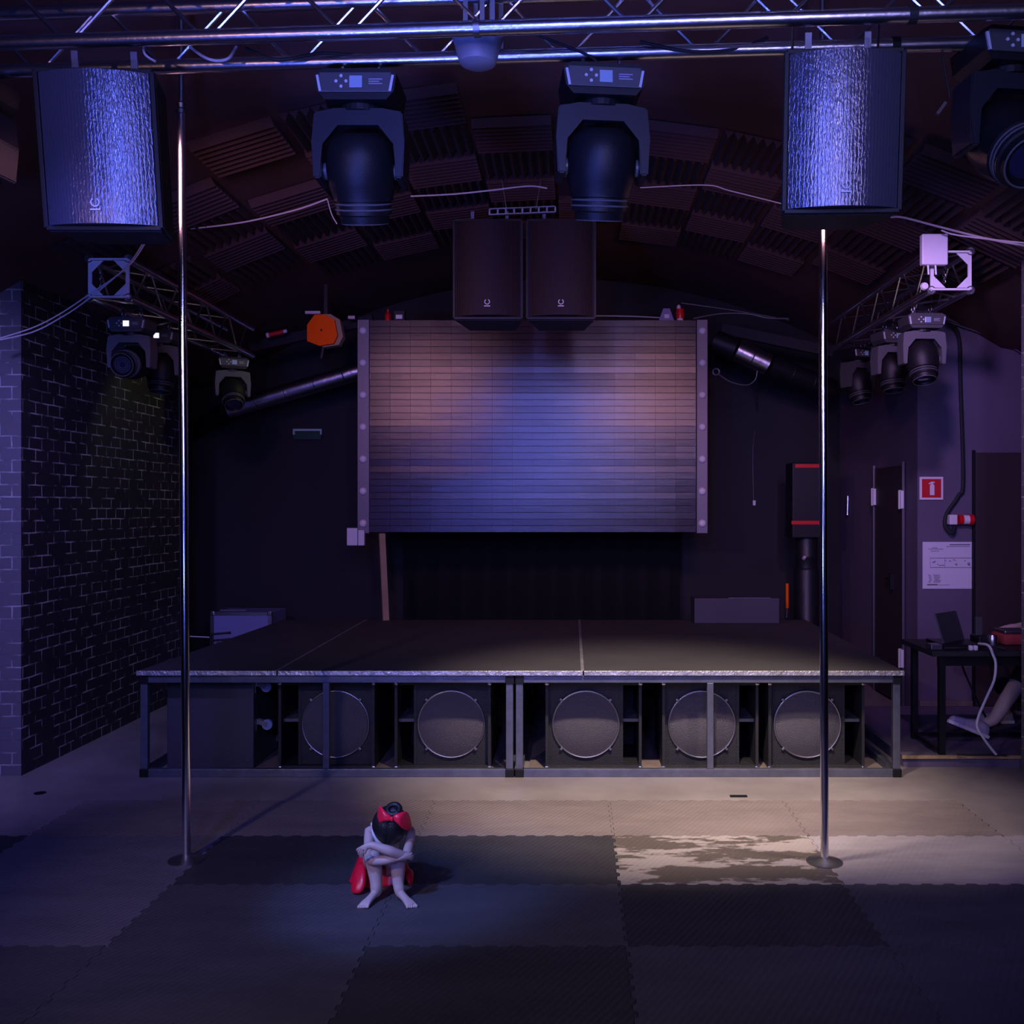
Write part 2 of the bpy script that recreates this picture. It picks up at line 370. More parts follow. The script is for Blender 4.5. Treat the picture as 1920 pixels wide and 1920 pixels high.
# ---------------------------------------------------------------- wedge foam tiles on the vault
def foam_mesh():
    b = MB(); n = 8; s = .49; pw = s/n
    for i in range(n):
        x0 = -s/2+i*pw
        b.add([(x0, -s/2, 0), (x0+pw, -s/2, 0), (x0+pw*.5, -s/2, -.05), (x0, s/2, 0), (x0+pw, s/2, 0), (x0+pw*.5, s/2, -.05)],
              [(0, 2, 1), (3, 4, 5), (0, 3, 5, 2), (2, 5, 4, 1), (0, 1, 4, 3)])
    me = bpy.data.meshes.new('ceiling_foam_tile'); bmesh.ops.recalc_face_normals(b.bm, faces=b.bm.faces[:]); b.bm.to_mesh(me); b.bm.free(); me.materials.append(M['foam']); return me
fm = foam_mesh()
skip = {(0, 0), (0, 1), (0, 5), (0, 6), (0, 7), (1, 2), (0, 8), (4, 11), (5, 0), (5, 1), (5, 6), (5, 10), (5, 11), (3, 6), (2, 0)}
rows = ['frontmost row', 'second row', 'third row', 'fourth row', 'fifth row', 'rearmost row']
for r in range(6):
    c = 0
    for k in range(12):
        if (r, k) in skip: continue
        x = -2.95+k*.515; y = 5.75+r*.52
        o = bpy.data.objects.new('ceiling_foam_tile', fm); COL.objects.link(o)
        sl = math.atan(-2*.085*(x+.1))
        o.location = (x, y, ceil_z(x)-.012)
        alt = (r+k) % 2 == 0
        o.rotation_euler = (Matrix.Rotation(-sl, 3, 'Y')@Matrix.Rotation(PI/2 if alt else 0, 3, 'Z')).to_euler()
        tag(o, f"brown wedge foam ceiling tile, {ORD[c]} from left, {rows[r]}", 'foam tile', 'wedge foam tiles on the ceiling'); c += 1

# ---------------------------------------------------------------- puzzle mats
def teeth(a, b, n):
    """jigsaw edge from a to b"""
    a = Vector(a); b = Vector(b); d = (b-a); nrm = Vector((-d.y, d.x)).normalized(); amp = .007; out = []
    for i in range(n):
        t0 = i/n; sgn = 1 if i % 2 else -1
        for u in (.12, .88): out.append(a+d*(t0+u/n)+nrm*amp*sgn)
    return out
XE = [.21+1.0*k for k in range(-4, 4)]           # -3.79 ... 3.21
YE = [2.55, 3.17, 3.79, 4.41, 5.06, 5.67]
shade = {  # rows front to back, columns left to right
 0: ['mid', 'mid', 'dark', 'dark', 'mid', 'mid', 'mid'],
 1: ['mid', 'mid', 'mid', 'dark', 'mid', 'mid', 'mid'],
 2: ['dark', 'light', 'mid', 'mid', 'dark', 'mid', 'mid'],
 3: ['dark', 'light', 'dark', 'dark', 'worn', 'pale', 'pale'],
 4: [None, 'brown', 'brown', 'brown', 'brown', 'brown', None]}
sh_lab = {'mid': 'grey', 'dark': 'dark', 'light': 'light grey', 'worn': 'badly worn patchy', 'pale': 'pale rubbed', 'brown': 'brownish grey'}
rown = ['front row', 'second row from the camera', 'row before the poles', 'row with the poles', 'row nearest the stage']
for j in range(5):
    c = 0
    for i in range(7):
        s = shade[j][i]
        if not s: continue
        x0, x1, y0, y1 = XE[i], XE[i+1], YE[j], YE[j+1]
        pts = teeth((x0, y0), (x1, y0), 20)+teeth((x1, y0), (x1, y1), 14)+list(reversed(teeth((x0, y1), (x1, y1), 20)))+list(reversed(teeth((x0, y0), (x0, y1), 14)))
        cx, cy = (x0+x1)/2, (y0+y1)/2
        pts = [((p.x-cx)*.9975, (p.y-cy)*.9965) for p in pts]
        b = MB(); b.prism(pts, .012, T(cx, cy, .0005))
        tag(b.build('floor_mat', M['mat_'+s]), f"{sh_lab[s]} jigsaw mat, {ORD[c]} from left, {rown[j]}", 'floor mat', 'jigsaw floor mats'); c += 1

a = P(1385, 1494, 5.78)
tag(MB().span((a.x-.05, 5.77, .001), (a.x+.05, 5.80, .006)).build('floor_strip', M['black']), 'short dark strip lying on the floor in front of the right half of the stage', 'strip')
a = P(75, 1490, 5.85)
tag(MB().lathe([(0, .0005), (.03, .0005), (.034, .004), (0, .006)], (a.x, a.y, 0)).build('floor_cover', M['black'], smooth=True), 'small round dark cover in the floor near the brick pillar', 'cover')
# ---------------------------------------------------------------- stage
SF, SB = 6.2, 9.0; ZT = .668
def stage_frame(x0, x1, xm, label):
    t = thing('stage_platform', label, 'stage', ((x0+x1)/2, SF, 0), group='steel stage frames')
    h = ZT-.03; r = .045
    for y in (SF, SB-.1):
        MB().span((x0, y, h-.045), (x1, y+.04, h), bev=.003).build('top_rail', M['steel_dark'], t, world=True)
        MB().span((x0, y, .0), (x1, y+.04, .05), bev=.003).build('bottom_rail', M['steel_dark'], t, world=True)
        for x in (x0, x1-r):
            MB().span((x, y-.001, .051), (x+r, y+.04, h-.046), bev=.003).build('post', M['steel_dark'], t, world=True)
    MB().span((xm-.02, SF-.002, .051), (xm+.02, SF+.038, h-.046), bev=.003).build('middle_post', M['steel_dark'], t, world=True)
    for x in (x0, x1-.04):
        MB().span((x, SF+.05, .0), (x+.04, SB-.1, .05)).span((x, SF+.05, h-.045), (x+.04, SB-.1, h)).build('side_rail', M['steel_dark'], t, world=True)
    for x in (x0-.004, x1-r-.003):
        for z in (-.0, h-.053):
            MB().span((x, SF-.008, z+.0005), (x+r+.01, SF+.045, z+.052), bev=.004).build('corner_block', M['black'], t, world=True)
    return t
stage_frame(-2.715, -.372, -1.548, 'dark steel frame of the left half of the stage')
stage_frame(-.355, 2.062, .868, 'dark steel frame of the right half of the stage')
def deck(x0f, x1f, x0b, x1b, label):
    t = thing('stage_deck', label, 'stage deck', ((x0f+x1f)/2, SF, ZT-.03), group='stage deck boards')
    b = MB(); g = .004
    v = [(x0f+g, SF-.01, ZT-.03), (x1f-g, SF-.01, ZT-.03), (x1b-g, SB, ZT-.03), (x0b+g, SB, ZT-.03)]
    v += [(x, y, ZT) for x, y, z in v]
    b.add(v, [(0, 1, 2, 3), (7, 6, 5, 4), (0, 4, 5, 1), (1, 5, 6, 2), (2, 6, 7, 3), (3, 7, 4, 0)]); b.build('board', M['deck'], t, world=True)
    MB().span((x0f+g, SF-.022, ZT-.026), (x1f-g, SF-.0105, ZT+.003), bev=.002).build('edge_strip', M['edge'], t, world=True, label='worn pale metal edge strip')
    sm = MB().bar((x1f-.006, SF, ZT+.001), (x1b-.006, SB, ZT+.001), .02, .004)
    if x1f < 2: sm.build('seam_tape', M['tape'], t, world=True)
    else: sm.bm.free()
M['edge'] = mat('worn_metal_edge', (.62, .58, .55), .4, .8, bump=.6, bscale=60, var=.7, vscale=22)
M['tape'] = mat('dusty_tape', (.15, .14, .16), .8, var=.5, vscale=9)
deck(-2.735, -1.85, -2.64, -1.87, 'narrow black stage deck board at the left end')
deck(-1.85, .07, -1.87, .07, 'wide black stage deck board in the middle')
deck(.07, 2.085, .07, 2.13, 'wide black stage deck board at the right end')
# dusty boards lying under the stage
tag(MB().span((-2.55, 6.27, .002), (-.42, 7.6, .010)).build('floor_board', M['dust']), 'dusty brown board lying under the left half of the stage', 'board')
tag(MB().span((-.28, 6.27, .002), (2.0, 7.6, .010)).build('floor_board', M['dust']), 'dusty brown board lying under the right half of the stage', 'board')

# ---------------------------------------------------------------- subwoofers
def subwoofer(cx, mirror, label, wd=.62):
    t = thing('subwoofer', label, 'subwoofer', (cx, 6.36, .012), group='subwoofers under the stage')
    h = .555; d = .6; s = -1 if mirror else 1; W = wd/2; pw = .10; th = .018
    pin = -W+th                                              # port slot on local left, mirrored with s
    def bx(bm, x0, x1, y0, y1, z0, z1, bev=0):
        a, c = sorted((x0*s, x1*s)); return bm.span((a, y0, z0), (c, y1, z1), bev=bev)
    b = MB(); bx(b, -W, W, 0, d, 0, th, .003); bx(b, -W, W, 0, d, h-th, h, .003)
    bx(b, -W, -W+th, 0, d, th, h-th); bx(b, W-th, W, 0, d, th, h-th); bx(b, -W+th, W-th, d-.02, d, th, h-th)
    b.build('cabinet', M['black_wood'], t)
    b = MB(); bx(b, pin+pw, W-th, .045, .065, th, h-th); b.build('baffle', M['black_wood'], t)
    b = MB(); bx(b, pin, pin+pw, .06, .40, h*.52, h*.52+.02); b.build('port_shelf', M['grey_body'], t)
    b = MB(); bx(b, pin+pw, pin+pw+.018, .04, .5, th, h-th); b.build('port_wall', M['black_wood'], t)
    cxx = (pin+pw+W-th)/2*s; R = .215; cz = h*.50
    b = MB(); b.lathe([(0, -.022), (R*.4, -.02), (R*.8, -.012), (R-.006, 0), (R-.006, .01), (0, .01)], (cxx, .035, cz), (0, 1, 0), 40)
    g = b.build('round_grille', M['cone_grille'], t, smooth=True)
    b = MB(); b.ring((cxx, .036, cz), (0, 1, 0), R, .006, 40, 8); b.build('grille_ring', M['alu_dark'], g, smooth=True)
    for a in (45, 135, 225, 315):
        q = math.radians(a); b = MB(); b.box((cxx+math.cos(q)*(R+.008), .032, cz+math.sin(q)*(R+.008)), (.022, .014, .016), (0, -q, 0), bev=.003); b.build('grille_clamp', M['alu_dark'], g)
    for sx in (-1, 1):
        for zz in (.006, h-.006):
            b = MB(); b.box((sx*(W-.008), .002, zz), (.026, .022, .022), bev=.006); b.build('corner_cap', M['alu'], t, smooth=True)
    return t
subwoofer((612-CX)/F*6.36, False, 'black subwoofer behind the left middle post, beside the casters')
subwoofer((830-CX)/F*6.36, False, 'black subwoofer just left of the double post in the stage centre')
subwoofer((1113-CX)/F*6.36, True, 'black subwoofer just right of the double post in the stage centre')
subwoofer((1332-CX)/F*6.36, True, 'black subwoofer behind the right middle post of the stage')
subwoofer((1531-CX)/F*6.36, True, 'black subwoofer at the right end of the stage behind the pole')
# subwoofer turned on its side, showing a plain panel and casters on its right face
t = thing('subwoofer', 'plain-faced black cabinet at the left end of the stage, turned so its casters face sideways', 'subwoofer', ((394-CX)/F*6.36, 6.36, .012))
M['sub_side'] = mat('blue_black_panel', (.045, .043, .055), .5, bump=.2, bscale=150)
MB().span((-.28, 0, 0), (.28, .6, .56), bev=.008).build('cabinet', M['sub_side'], t)
for (yy, zz) in ((.08, .27), (.5, .06), (.06, .52), (.5, .50)):
    fk = MB().span((.281, yy-.03, zz-.04), (.286, yy+.03, zz+.04)).bar((.284, yy-.02, zz+.02), (.345, yy-.02, zz), .004, .03).bar((.284, yy+.02, zz+.02), (.345, yy+.02, zz), .004, .03).build('caster', M['caster'], t)
    MB().cyl((.345, yy-.012, zz-.003), (.345, yy+.012, zz-.003), .034, n=20).build('wheel', M['caster_wheel'], fk)
MB().cyl((.24, -.004, .05), (.24, 0, .05), .008, n=10).build('screw', M['alu'], t)

# ---------------------------------------------------------------- LED screen
SY = 9.15
t = thing('led_screen', 'large switched-off LED video wall hanging above the back of the stage', 'screen', P(999, 998, SY))
x0, x1 = (693-CX)/F*SY, (1305-CX)/F*SY; z0 = P(0, 998, SY).z; z1 = P(0, 600, SY).z
b = MB(); nc, nr = 16, 32; rr = random.Random(3)
cwid = (x1-x0)/nc; rh = (z1-z0)/nr
colt = [rr.uniform(-.004, .004) for _ in range(nc)]
blk = {}; rowt = [rr.uniform(-.022, .022) for _ in range(nr)]
for c in range(nc):
    for r in range(nr):
        key = (c//3, r//8)
        if key not in blk: blk[key] = (rr.uniform(-.008, .008), rr.uniform(-.008, .008))
        tx = blk[key][0]+colt[c]+rr.uniform(-.0025, .0025); tz = blk[key][1]+rowt[r]+rr.uniform(-.004, .004)
        b.box((x0+(c+.5)*cwid, SY+.012, z0+(r+.5)*rh), (cwid*.994, .02, rh*.93), (tz, 0, tx))
b.build('display_face', M['screen'], t, world=True)
MB().span((x0, SY+.035, z0), (x1, SY+.11, z1)).build('back_housing', M['black'], t, world=True)
M['rail'] = mat('grey_rail', (.15, .14, .16), .45, .3, bump=.1, bscale=60)
M['lamp_face'] = mat('frosted_lamp', (.62, .6, .64), .4)
for (xa, xb, lx) in ((670, 692, 680.5), (1306.5, 1327, 1317)):
    a = P(xa, 1000, SY-.02); c = P(xb, 599, SY-.02)
    rl = MB().span((a.x, SY-.02, a.z), (c.x, SY+.06, c.z), bev=.004).build('side_rail', M['rail'], t, world=True)
    for k in range(7):
        q = P(lx, 620+60.2*k, SY-.024)
        o = MB().lathe([(0, -.022), (.018, -.021), (.030, -.014), (.037, 0), (.037, .006)], (0, 0, 0), (0, 1, 0), 24).build('round_lamp', M['lamp_face'], rl, smooth=True)
        o.location = q-Vector(t.location); 

# ---------------------------------------------------------------- trusses
def truss(name, label, a, bb, s, pitch, rc=.025, rd=.008, n=16, faces=(0, 1, 2, 3)):
    """square truss, a = centre of the start, bb = centre of the end (horizontal)"""
    a = Vector(a); bb = Vector(bb); t = thing(name, label, 'truss', a); d = (bb-a); L = d.length; d.normalize()
    side = Vector((d.y, -d.x, 0)).normalized(); up = Vector((0, 0, 1)); h = s/2
    cs = [side*h*i+up*h*j for i, j in ((-1, -1), (1, -1), (1, 1), (-1, 1))]
    for c in cs: MB().cyl(c, c+d*L, rc, n=n).build('chord', M['alu'], t, smooth=True)
    N = int(L/(pitch/2))
    for q in faces:
        c0, c1 = cs[q], cs[(q+1) % 4]; b = MB(); off = pitch*.13*(q % 2)
        for i in range(N):
            p0 = c0 if i % 2 == 0 else c1; p1 = c1 if i % 2 == 0 else c0
            b.cyl(p0+d*(i*pitch/2+off+.02), p1+d*min(L-.01, (i+1)*pitch/2+off-.02), rd, n=8)
        b.build('bracing', M['alu'], t, smooth=True)
    return t, cs, d
ta = Vector((-2.28-.9, 3.93+.057+.125, 3.67)); tb = Vector((1.68+.9, 3.68-.057+.125, 3.67))
tr, cs, dd = truss('lighting_truss', 'long aluminium box truss across the top of the photo', ta, tb, .245, .56, rc=.029, rd=.0085, faces=(1, 3))
jx = Vector((-.36, 0, 0)); fpos = (jx.x-ta.x)/dd.x
for c in cs: MB().cyl(c+dd*(fpos-.012), c+dd*(fpos+.012), .034, n=16).build('coupling_sleeve', M['alu_dark'], tr, smooth=True)
for k in (-.045, .02, .06):
    for c0, c1 in ((cs[0], cs[3]), (cs[1], cs[2])): MB().bar(c0+dd*(fpos+k), c1+dd*(fpos+k), .018, .012).build('end_strut', M['alu_dark'], tr)
for px in (1716,):
    f2 = ((px-CX)/F*3.7-ta.x)/dd.x
    MB().cyl(cs[0]+dd*(f2-.016), cs[0]+dd*(f2+.016), .033, n=16).build('strap', M['rubber'], tr, label='black strap round the front chord')
    MB().cyl(cs[1]+dd*(f2-.016), cs[1]+dd*(f2+.016), .033, n=16).build('strap', M['rubber'], tr, label='black strap round the front chord')
def chord_pt(px, which):      # point on a lower chord of the front truss under image column px
    # which: 0 = front, 1 = rear
    best = None
    for c in (cs[0], cs[1]):
        for i in range(400):
            q = ta+c+dd*(i*.016); e = abs(CX+q.x/q.y*F-px)
            rear = q.y > (ta+dd*(i*.016)).y
            if rear == bool(which) and (best is None or e < best[0]): best = (e, q)
    return best[1]
for lab, (qx, qy, qz) in (('left box truss running back above the brick wall', (205, 522, 6.3)), ('right box truss running back above the table corner', (1782, 508, 6.3))):
    a = P(qx, qy, 6.3); e = Vector((a.x*1.0, 8.75, a.z)); tilt = 0
    t2, c2, d2_ = truss('side_truss', lab, a, e, .24, .5, rc=.024, rd=.008)
    # end frame with gusset plates
    b = MB(); h = .12
    for (u, v) in ((( -h, -h), (h, -h)), ((h, -h), (h, h)), ((h, h), (-h, h)), ((-h, h), (-h, -h))):
        b.bar((u[0], -.005, u[1]), (v[0], -.005, v[1]), .022, .012)
    for sx in (-1, 1):
        for sz in (-1, 1):
            b.prism([(sx*.11, sz*.11), (sx*.035, sz*.11), (sx*.11, sz*.035)], .006, T(0, -.012, 0)@XZ)
    ef = b.build('end_frame', M['white_plate'], t2)
    for sx in (-1, 1):
        for sz in (-1, 1): MB().ring((sx*.125, -.006, sz*.125), (0, 1, 0), .024, .007, 20, 6).build('chord_socket', M['alu'], ef, smooth=True)
# chains hanging in the truss mouths
for px, py in ((190, 500), (1770, 480)):
    b = MB()
    for k in range(9):
        b.ring(P(px, py+k*6, 6.36), (1, 0, 0) if k % 2 else (0, 1, 0), .010, .0028, 10, 5)
    lab = 'left' if px < 900 else 'right'
    tag(b.build('chain', M['alu_dark'], smooth=True), f'short steel chain hanging inside the end of the {lab} side truss', 'chain')

# ---------------------------------------------------------------- speakers
def speaker(name, loc, wd, h, d, label, rz=0, ry=0, body='black', group=None, logo=True, logo_x=0, rx=0):
    t = thing(name, label, 'speaker', loc, group=group); t.rotation_euler = (rx, ry, rz)
    W = wd/2
    b = MB(); b.prism([(-W, 0), (W, 0), (W*.72, d), (-W*.72, d)], h, T(0, 0, 0))
    bmesh.ops.bevel(b.bm, geom=b.bm.edges[:], offset=.012, segments=2, affect='EDGES'); b.build('cabinet', M['black_wood'], t)
    b = MB(); n = 16; gw = W*.90; rows_ = (h*.035, h*.965); bulge = .06
    vs = [[b.bm.verts.new((-gw+2*gw*i/n, -.008-bulge*(1-((i-n/2)/(n/2))**2), z)) for i in range(n+1)] for z in rows_]
    vb = [[b.bm.verts.new((-gw+2*gw*i/n, .002, z)) for i in range(n+1)] for z in rows_]
    for i in range(n):
        b.bm.faces.new((vs[0][i], vs[0][i+1], vs[1][i+1], vs[1][i])); b.bm.faces.new((vb[0][i], vb[0][i+1], vs[0][i+1], vs[0][i])); b.bm.faces.new((vs[1][i], vs[1][i+1], vb[1][i+1], vb[1][i]))
    b.bm.faces.new((vb[0][0], vs[0][0], vs[1][0], vb[1][0])); b.bm.faces.new((vs[0][n], vb[0][n], vb[1][n], vs[1][n]))
    g = b.build('grille', M['grille'] if body == 'black' else M['grille_dark'], t, smooth=True)
    b = MB()
    for x in (-W+.01, W-.01): b.span((x-.009, -.012, .012), (x+.009, .0, h-.012), bev=.003)
    for z in (.012, h-.012): b.span((-W+.01, -.012, z-.009), (W-.01, .0, z+.009), bev=.003)
    b.build('front_rim', M['black'], t)
    if logo:
        b = MB(); y = -.012-bulge; s = wd/.45
        b.ring((logo_x, y, h*.16), (0, 1, 0), .015*s, .0028*s, 24, 6, a0=PI*.5+.5, a1=PI*2.5-.5)
        b.span((logo_x-.019*s, y-.003, h*.16-.029*s), (logo_x+.019*s, y+.004, h*.16-.024*s))
        b.build('logo', M['white_plate'], g)
    for sx in (-1, 1):
        MB().bar((sx*W*.5, d*.35, h), (sx*W*.5, d*.35, h+.10), .025, .008).build('bracket', M['steel_dark'], t)
    return t
M['grille_dark'] = grille_mat('dark_speaker_grille', (.014, .008, .011), .6, False)
a = P(197, 434, 3.86); speaker('hanging_speaker', a, .45, .612, .36, 'large black loudspeaker hanging from the truss at upper left', rz=.10, ry=-.025, group='loudspeakers hanging from the front truss', logo_x=-.005, rx=.12)
a = P(1577, 402, 3.72); speaker('hanging_speaker', a, .45, .60, .36, 'large black loudspeaker hanging from the truss above the right pole', rz=-.04, ry=.0, rx=.11, group='loudspeakers hanging from the front truss', logo_x=0)
a = P(915, 600, 7.2); speaker('main_speaker', a, .515, .74, .45, 'dark maroon-lit loudspeaker hanging above the screen, left of a close pair', body='dark', group='pair of loudspeakers above the screen')
a = P(1052, 600, 7.2); speaker('main_speaker', a, .515, .74, .45, 'dark maroon-lit loudspeaker hanging above the screen, right of a close pair', body='dark', group='pair of loudspeakers above the screen')
# rigging bar with cables above the pair
t = thing('rigging_bar', 'slotted metal rigging bar on two wires above the centre speaker pair', 'rigging bar', P(980, 397, 7.05))
a = P(918, 398, 7.05); c = P(1041, 393, 7.05); b = MB(); v = c-a
b.bar(a+Vector((0, 0, .02)), c+Vector((0, 0, .02)), .03, .008); b.bar(a-Vector((0, 0, .02)), c-Vector((0, 0, .02)), .03, .008)
for k in range(9): b.box(a+v*k/8, (.012, .012, .04))
b.build('bar', M['alu_dark'], t, world=True)
for (p0, p1) in (((940, 296), (950, 393)), ((1016, 306), (1005, 392))):
    e = P(*p0, 7.05); e.z = min(e.z, ceil_z(e.x)-.02); MB().tube([e, P(*p1, 7.05)], .004).build('wire', M['alu_dark'], t, world=True)

# ---------------------------------------------------------------- moving heads
def moving_head(loc, label, rz=0, tilt=.2, sc=1.0, body='dark_body', lit=False, drop=.14, ring_lens=False, group=None):
    t = thing('moving_head_light', label, 'stage light', loc, group=group); t.rotation_euler = (0, 0, rz); t.scale = (sc,)*3
    b = MB(); b.prism([(-.165, -.02), (-.13, 0), (.13, 0), (.165, -.02), (.155, -.09), (.125, -.125), (-.125, -.125), (-.155, -.09)], .24, T(0, -.12, 0)@XZ)
    base = b.build('base', M['black'] if body != 'grey_body' else M['dark_body'], t)
    MB().span((-.145, -.128, -.098), (.145, -.120, -.018), bev=.003).build('control_panel', M['dark_body'], base)
    MB().span((-.022, -.133, -.082), (.030, -.129, -.034), bev=.002).build('display', M['display_lit'] if lit else M['display_dim'], base)
    for (x, z) in ((-.055, -.035), (-.075, -.056), (-.055, -.077), (-.035, -.056)):
        MB().cyl((x, -.132, z), (x, -.126, z), .0065, n=12).build('button', M['button'], base)
    b = MB()
    for k in range(3): b.span((.055, -.1305, -.050-k*.009), (.110-(k % 2)*.012, -.128, -.046-k*.009))
    b.build('marking', M['ink2'], base)
    for sx in (-1, 1): MB().bar((sx*.152, -.124, -.03), (sx*.140, -.124, -.095), .010, .010).build('handle', M['button'], base)
    MB().cyl((0, 0, -.125), (0, 0, -.15), .09, n=24).build('pan_bearing', M['black'], t)
    # yoke
    out = [(-.10, -.142), (.10, -.142), (.180, -.155), (.190, -.28), (.182, -.425), (.150, -.425), (.150, -.285), (.085, -.205), (-.085, -.205), (-.150, -.285), (-.150, -.425), (-.182, -.425), (-.190, -.28), (-.180, -.155)]
    b = MB(); b.prism(out, .15, T(0, -.075, 0)@XZ); bmesh.ops.bevel(b.bm, geom=b.bm.edges[:], offset=.006, segments=2, affect='EDGES')
    b.build('yoke', M[body], t)
    q = Vector((0, -math.sin(tilt), -math.cos(tilt)))
    pv = Vector((0, 0, -.375))
    b = MB(); b.lathe([(0, -.15), (.08, -.148), (.122, -.115), (.140, -.06), (.144, 0), (.136, .06), (.124, .10), (.124, .115), (.114, .118), (.114, .17), (.104, .175), (.100, .205), (.090, .205), (.080, .185), (0, .18)], pv, q, 32)
    hd = b.build('head', M['black'], t, smooth=True)
    b = MB(); b.lathe([(0, .190), (.05, .188), (.078, .183), (.078, .180), (0, .180)], pv, q, 28); b.build('lens', M['glass_dark'], hd, smooth=True)
    b = MB()
    for z, r in ((.128, .116), (.150, .116), (.206, .096)): b.ring(pv+q*z, q, r, .004, 32, 6)
    if ring_lens:
        for z, r in ((.188, .062), (.189, .045), (.190, .030)): b.ring(pv+q*z, q, r, .0025, 28, 6)
    b.build('lens_ring', M['grey_body'], hd, smooth=True)
    for sx in (-1, 1): MB().cyl((sx*.138, 0, -.375), (sx*.152, 0, -.375), .035, n=18).build('tilt_bearing', M['grey_body'], hd)
    for sx in (-1, 1):
        b = MB(); b.bar((sx*.075, 0, 0), (sx*.075, 0, drop/sc-.035), .03, .03); b.ring((sx*.075, 0, drop/sc-.02), (1, 0, 0), .032, .008, 16, 6)
        b.build('clamp', M['alu_dark'], t, smooth=True)
    return t
M['ink2'] = mat('pale_print', (.3, .3, .36), .5)
HG = 'moving heads on the front truss'
def hang(px, ytop, rear=1, **k):
    q = chord_pt(px, rear); zt = H-(ytop-CY)/F*q.y
    return moving_head((q.x, q.y, zt), drop=q.z-.045-zt, **k)
hang(680, 152, label='moving head light on the front truss, left of the white bowl', tilt=-.35, group=HG, body='front_body')
hang(1130, 142, label='moving head light on the front truss, right of the white bowl', tilt=-.30, rz=.10, group=HG, body='front_body')
hang(1886, 78, label='moving head light on the front truss at the right edge of the photo', tilt=.85, rz=.12, sc=1.05, group=HG, body='front_body')
hang(-62, 150, label='moving head light on the front truss cut by the left edge of the photo', tilt=.3, rz=-.1, group=HG, body='front_body')
SG = 'moving heads on the side trusses'
def sidehead(px, py, Y, X, zc, **k):
    zt = H-(py-CY)/F*Y
    return moving_head(((px-CX)/F*Y, Y, zt), drop=max(.05, zc-zt), sc=.78, group=SG, **k)
zc = P(0, 522, 6.3).z-.16
sidehead(248, 599, 6.65, 0, zc, label='moving head light nearest the brick wall with its ringed lens facing the camera', tilt=1.35, lit=True, ring_lens=True, body='grey_body')
sidehead(303, 622, 7.35, 0, zc, label='moving head light second along the left side truss, hanging lens down', tilt=.15, lit=True, body='grey_body')
sidehead(435, 672, 8.5, 0, zc, label='moving head light at the far end of the left side truss', tilt=.7, rz=.5)
zc = P(0, 508, 6.3).z-.16
sidehead(1728, 592, 6.65, 0, zc, label='moving head light nearest the fire sign wall, lens down', tilt=.35, body='grey_body', rz=.04)
sidehead(1672, 622, 7.5, 0, zc, label='moving head light behind the first one on the right side truss', tilt=.2, body='grey_body', rz=.2)
sidehead(1608, 655, 8.4, 0, zc, label='moving head light at the far end of the right side truss', tilt=.3, rz=.5)

# ---------------------------------------------------------------- bowl under the truss
a = P(896, 126, 4.03)
b = MB(); b.lathe([(0, 0), (.05, .003), (.072, .014), (.085, .045), (.098, .105), (.107, .125), (.104, .136), (.09, .140), (0, .142)], a, (0, 0, 1), 36)
M['bowl'] = mat('white_enamel', (.26, .27, .31), .45)
o = tag(b.build('bowl_lamp', M['bowl'], smooth=True), 'white bowl-shaped housing under the middle of the front truss', 'ceiling fixture')

# ---------------------------------------------------------------- poles
def pole(px0, py0, px1, ztop, label, finial):
    Y = F*(H-.012)/(py0-CY); p0 = P(px0, py0, Y); t = thing('dance_pole', label, 'dance pole', p0, group='dance poles')
    top = Vector(((px1-CX)/F*Y, Y, ztop))-p0
    MB().cyl((0, 0, .012), top, .0195, n=32).build('tube', M['chrome'], t, smooth=True)
    MB().lathe([(0, .0), (.085, .0), (.085, .006), (.05, .012), (.028, .022), (0, .022)], (0, 0, 0), (0, 0, 1), 32).build('base_plate', M['alu_dark'], t, smooth=True)
    b = MB(); cz = ceil_z(top.x+p0.x, Y)
    b.lathe([(.0, 0), (.026, 0), (.026, .02), (.016, .03), (.022, .05), (.012, .06), (.014, cz-p0.z-top.z-.02), (.05, cz-p0.z-top.z-.012), (.05, cz-p0.z-top.z), (0, cz-p0.z-top.z)], top, (0, 0, 1), 20)
    b.build('top_mount', M['alu_dark'], t, smooth=True)
pole(350, 1613, 340, P(0, 216, 4.72).z, 'tall chrome dance pole on the left, its top joint visible', True)
pole(1546, 1617, 1542, P(0, 216, 4.72).z, 'tall chrome dance pole on the right, rising behind the hanging speaker', True)

# ---------------------------------------------------------------- cables
def cable(name, pts, r, m, label, group=None, cat='cable', n=8):
    return tag(MB().tube(bez(pts, n), r, 8).build(name, m, smooth=True), label, cat, group)
cable('ceiling_cable', [P(346, 430, 6.6), P(420, 422, 6.6), P(480, 412, 6.6), P(560, 392, 6.6), P(614, 373, 6.6)], .0055, M['pale'], 'pale cable strung across the ceiling left of the left moving head')
cable('ceiling_cable', [P(614, 374, 6.6), P(622, 402, 6.6), P(632, 420, 6.6)], .004, M['pale'], 'short pale cable end hanging behind the left moving head')
cable('ceiling_cable', [P(770, 368, 6.6), P(850, 364, 6.6), P(920, 357, 6.6), P(990, 349, 6.6), P(1026, 353, 6.6)], .0055, M['pale'], 'pale cable across the ceiling above the slotted rigging bar')
cable('ceiling_cable', [P(1200, 352, 6.6), P(1322, 347, 6.6), P(1370, 358, 6.6), P(1466, 382, 6.5)], .004, M['pale'], 'pale cable on the ceiling left of the right hanging speaker')
cable('ceiling_cable', [P(1670, 407, 6.4), P(1695, 408, 6.4), P(1760, 425, 6.3), P(1840, 445, 6.1), P(1925, 462, 5.9)], .007, M['pale'], 'pale cable running from the right hanging speaker to the right edge')
cable('ceiling_cable', [P(1765, 432, 6.1), P(1790, 440, 6.1), P(1850, 448, 6.0), P(1925, 456, 5.8)], .005, M['pale'], 'second pale cable beside the one above the white box')
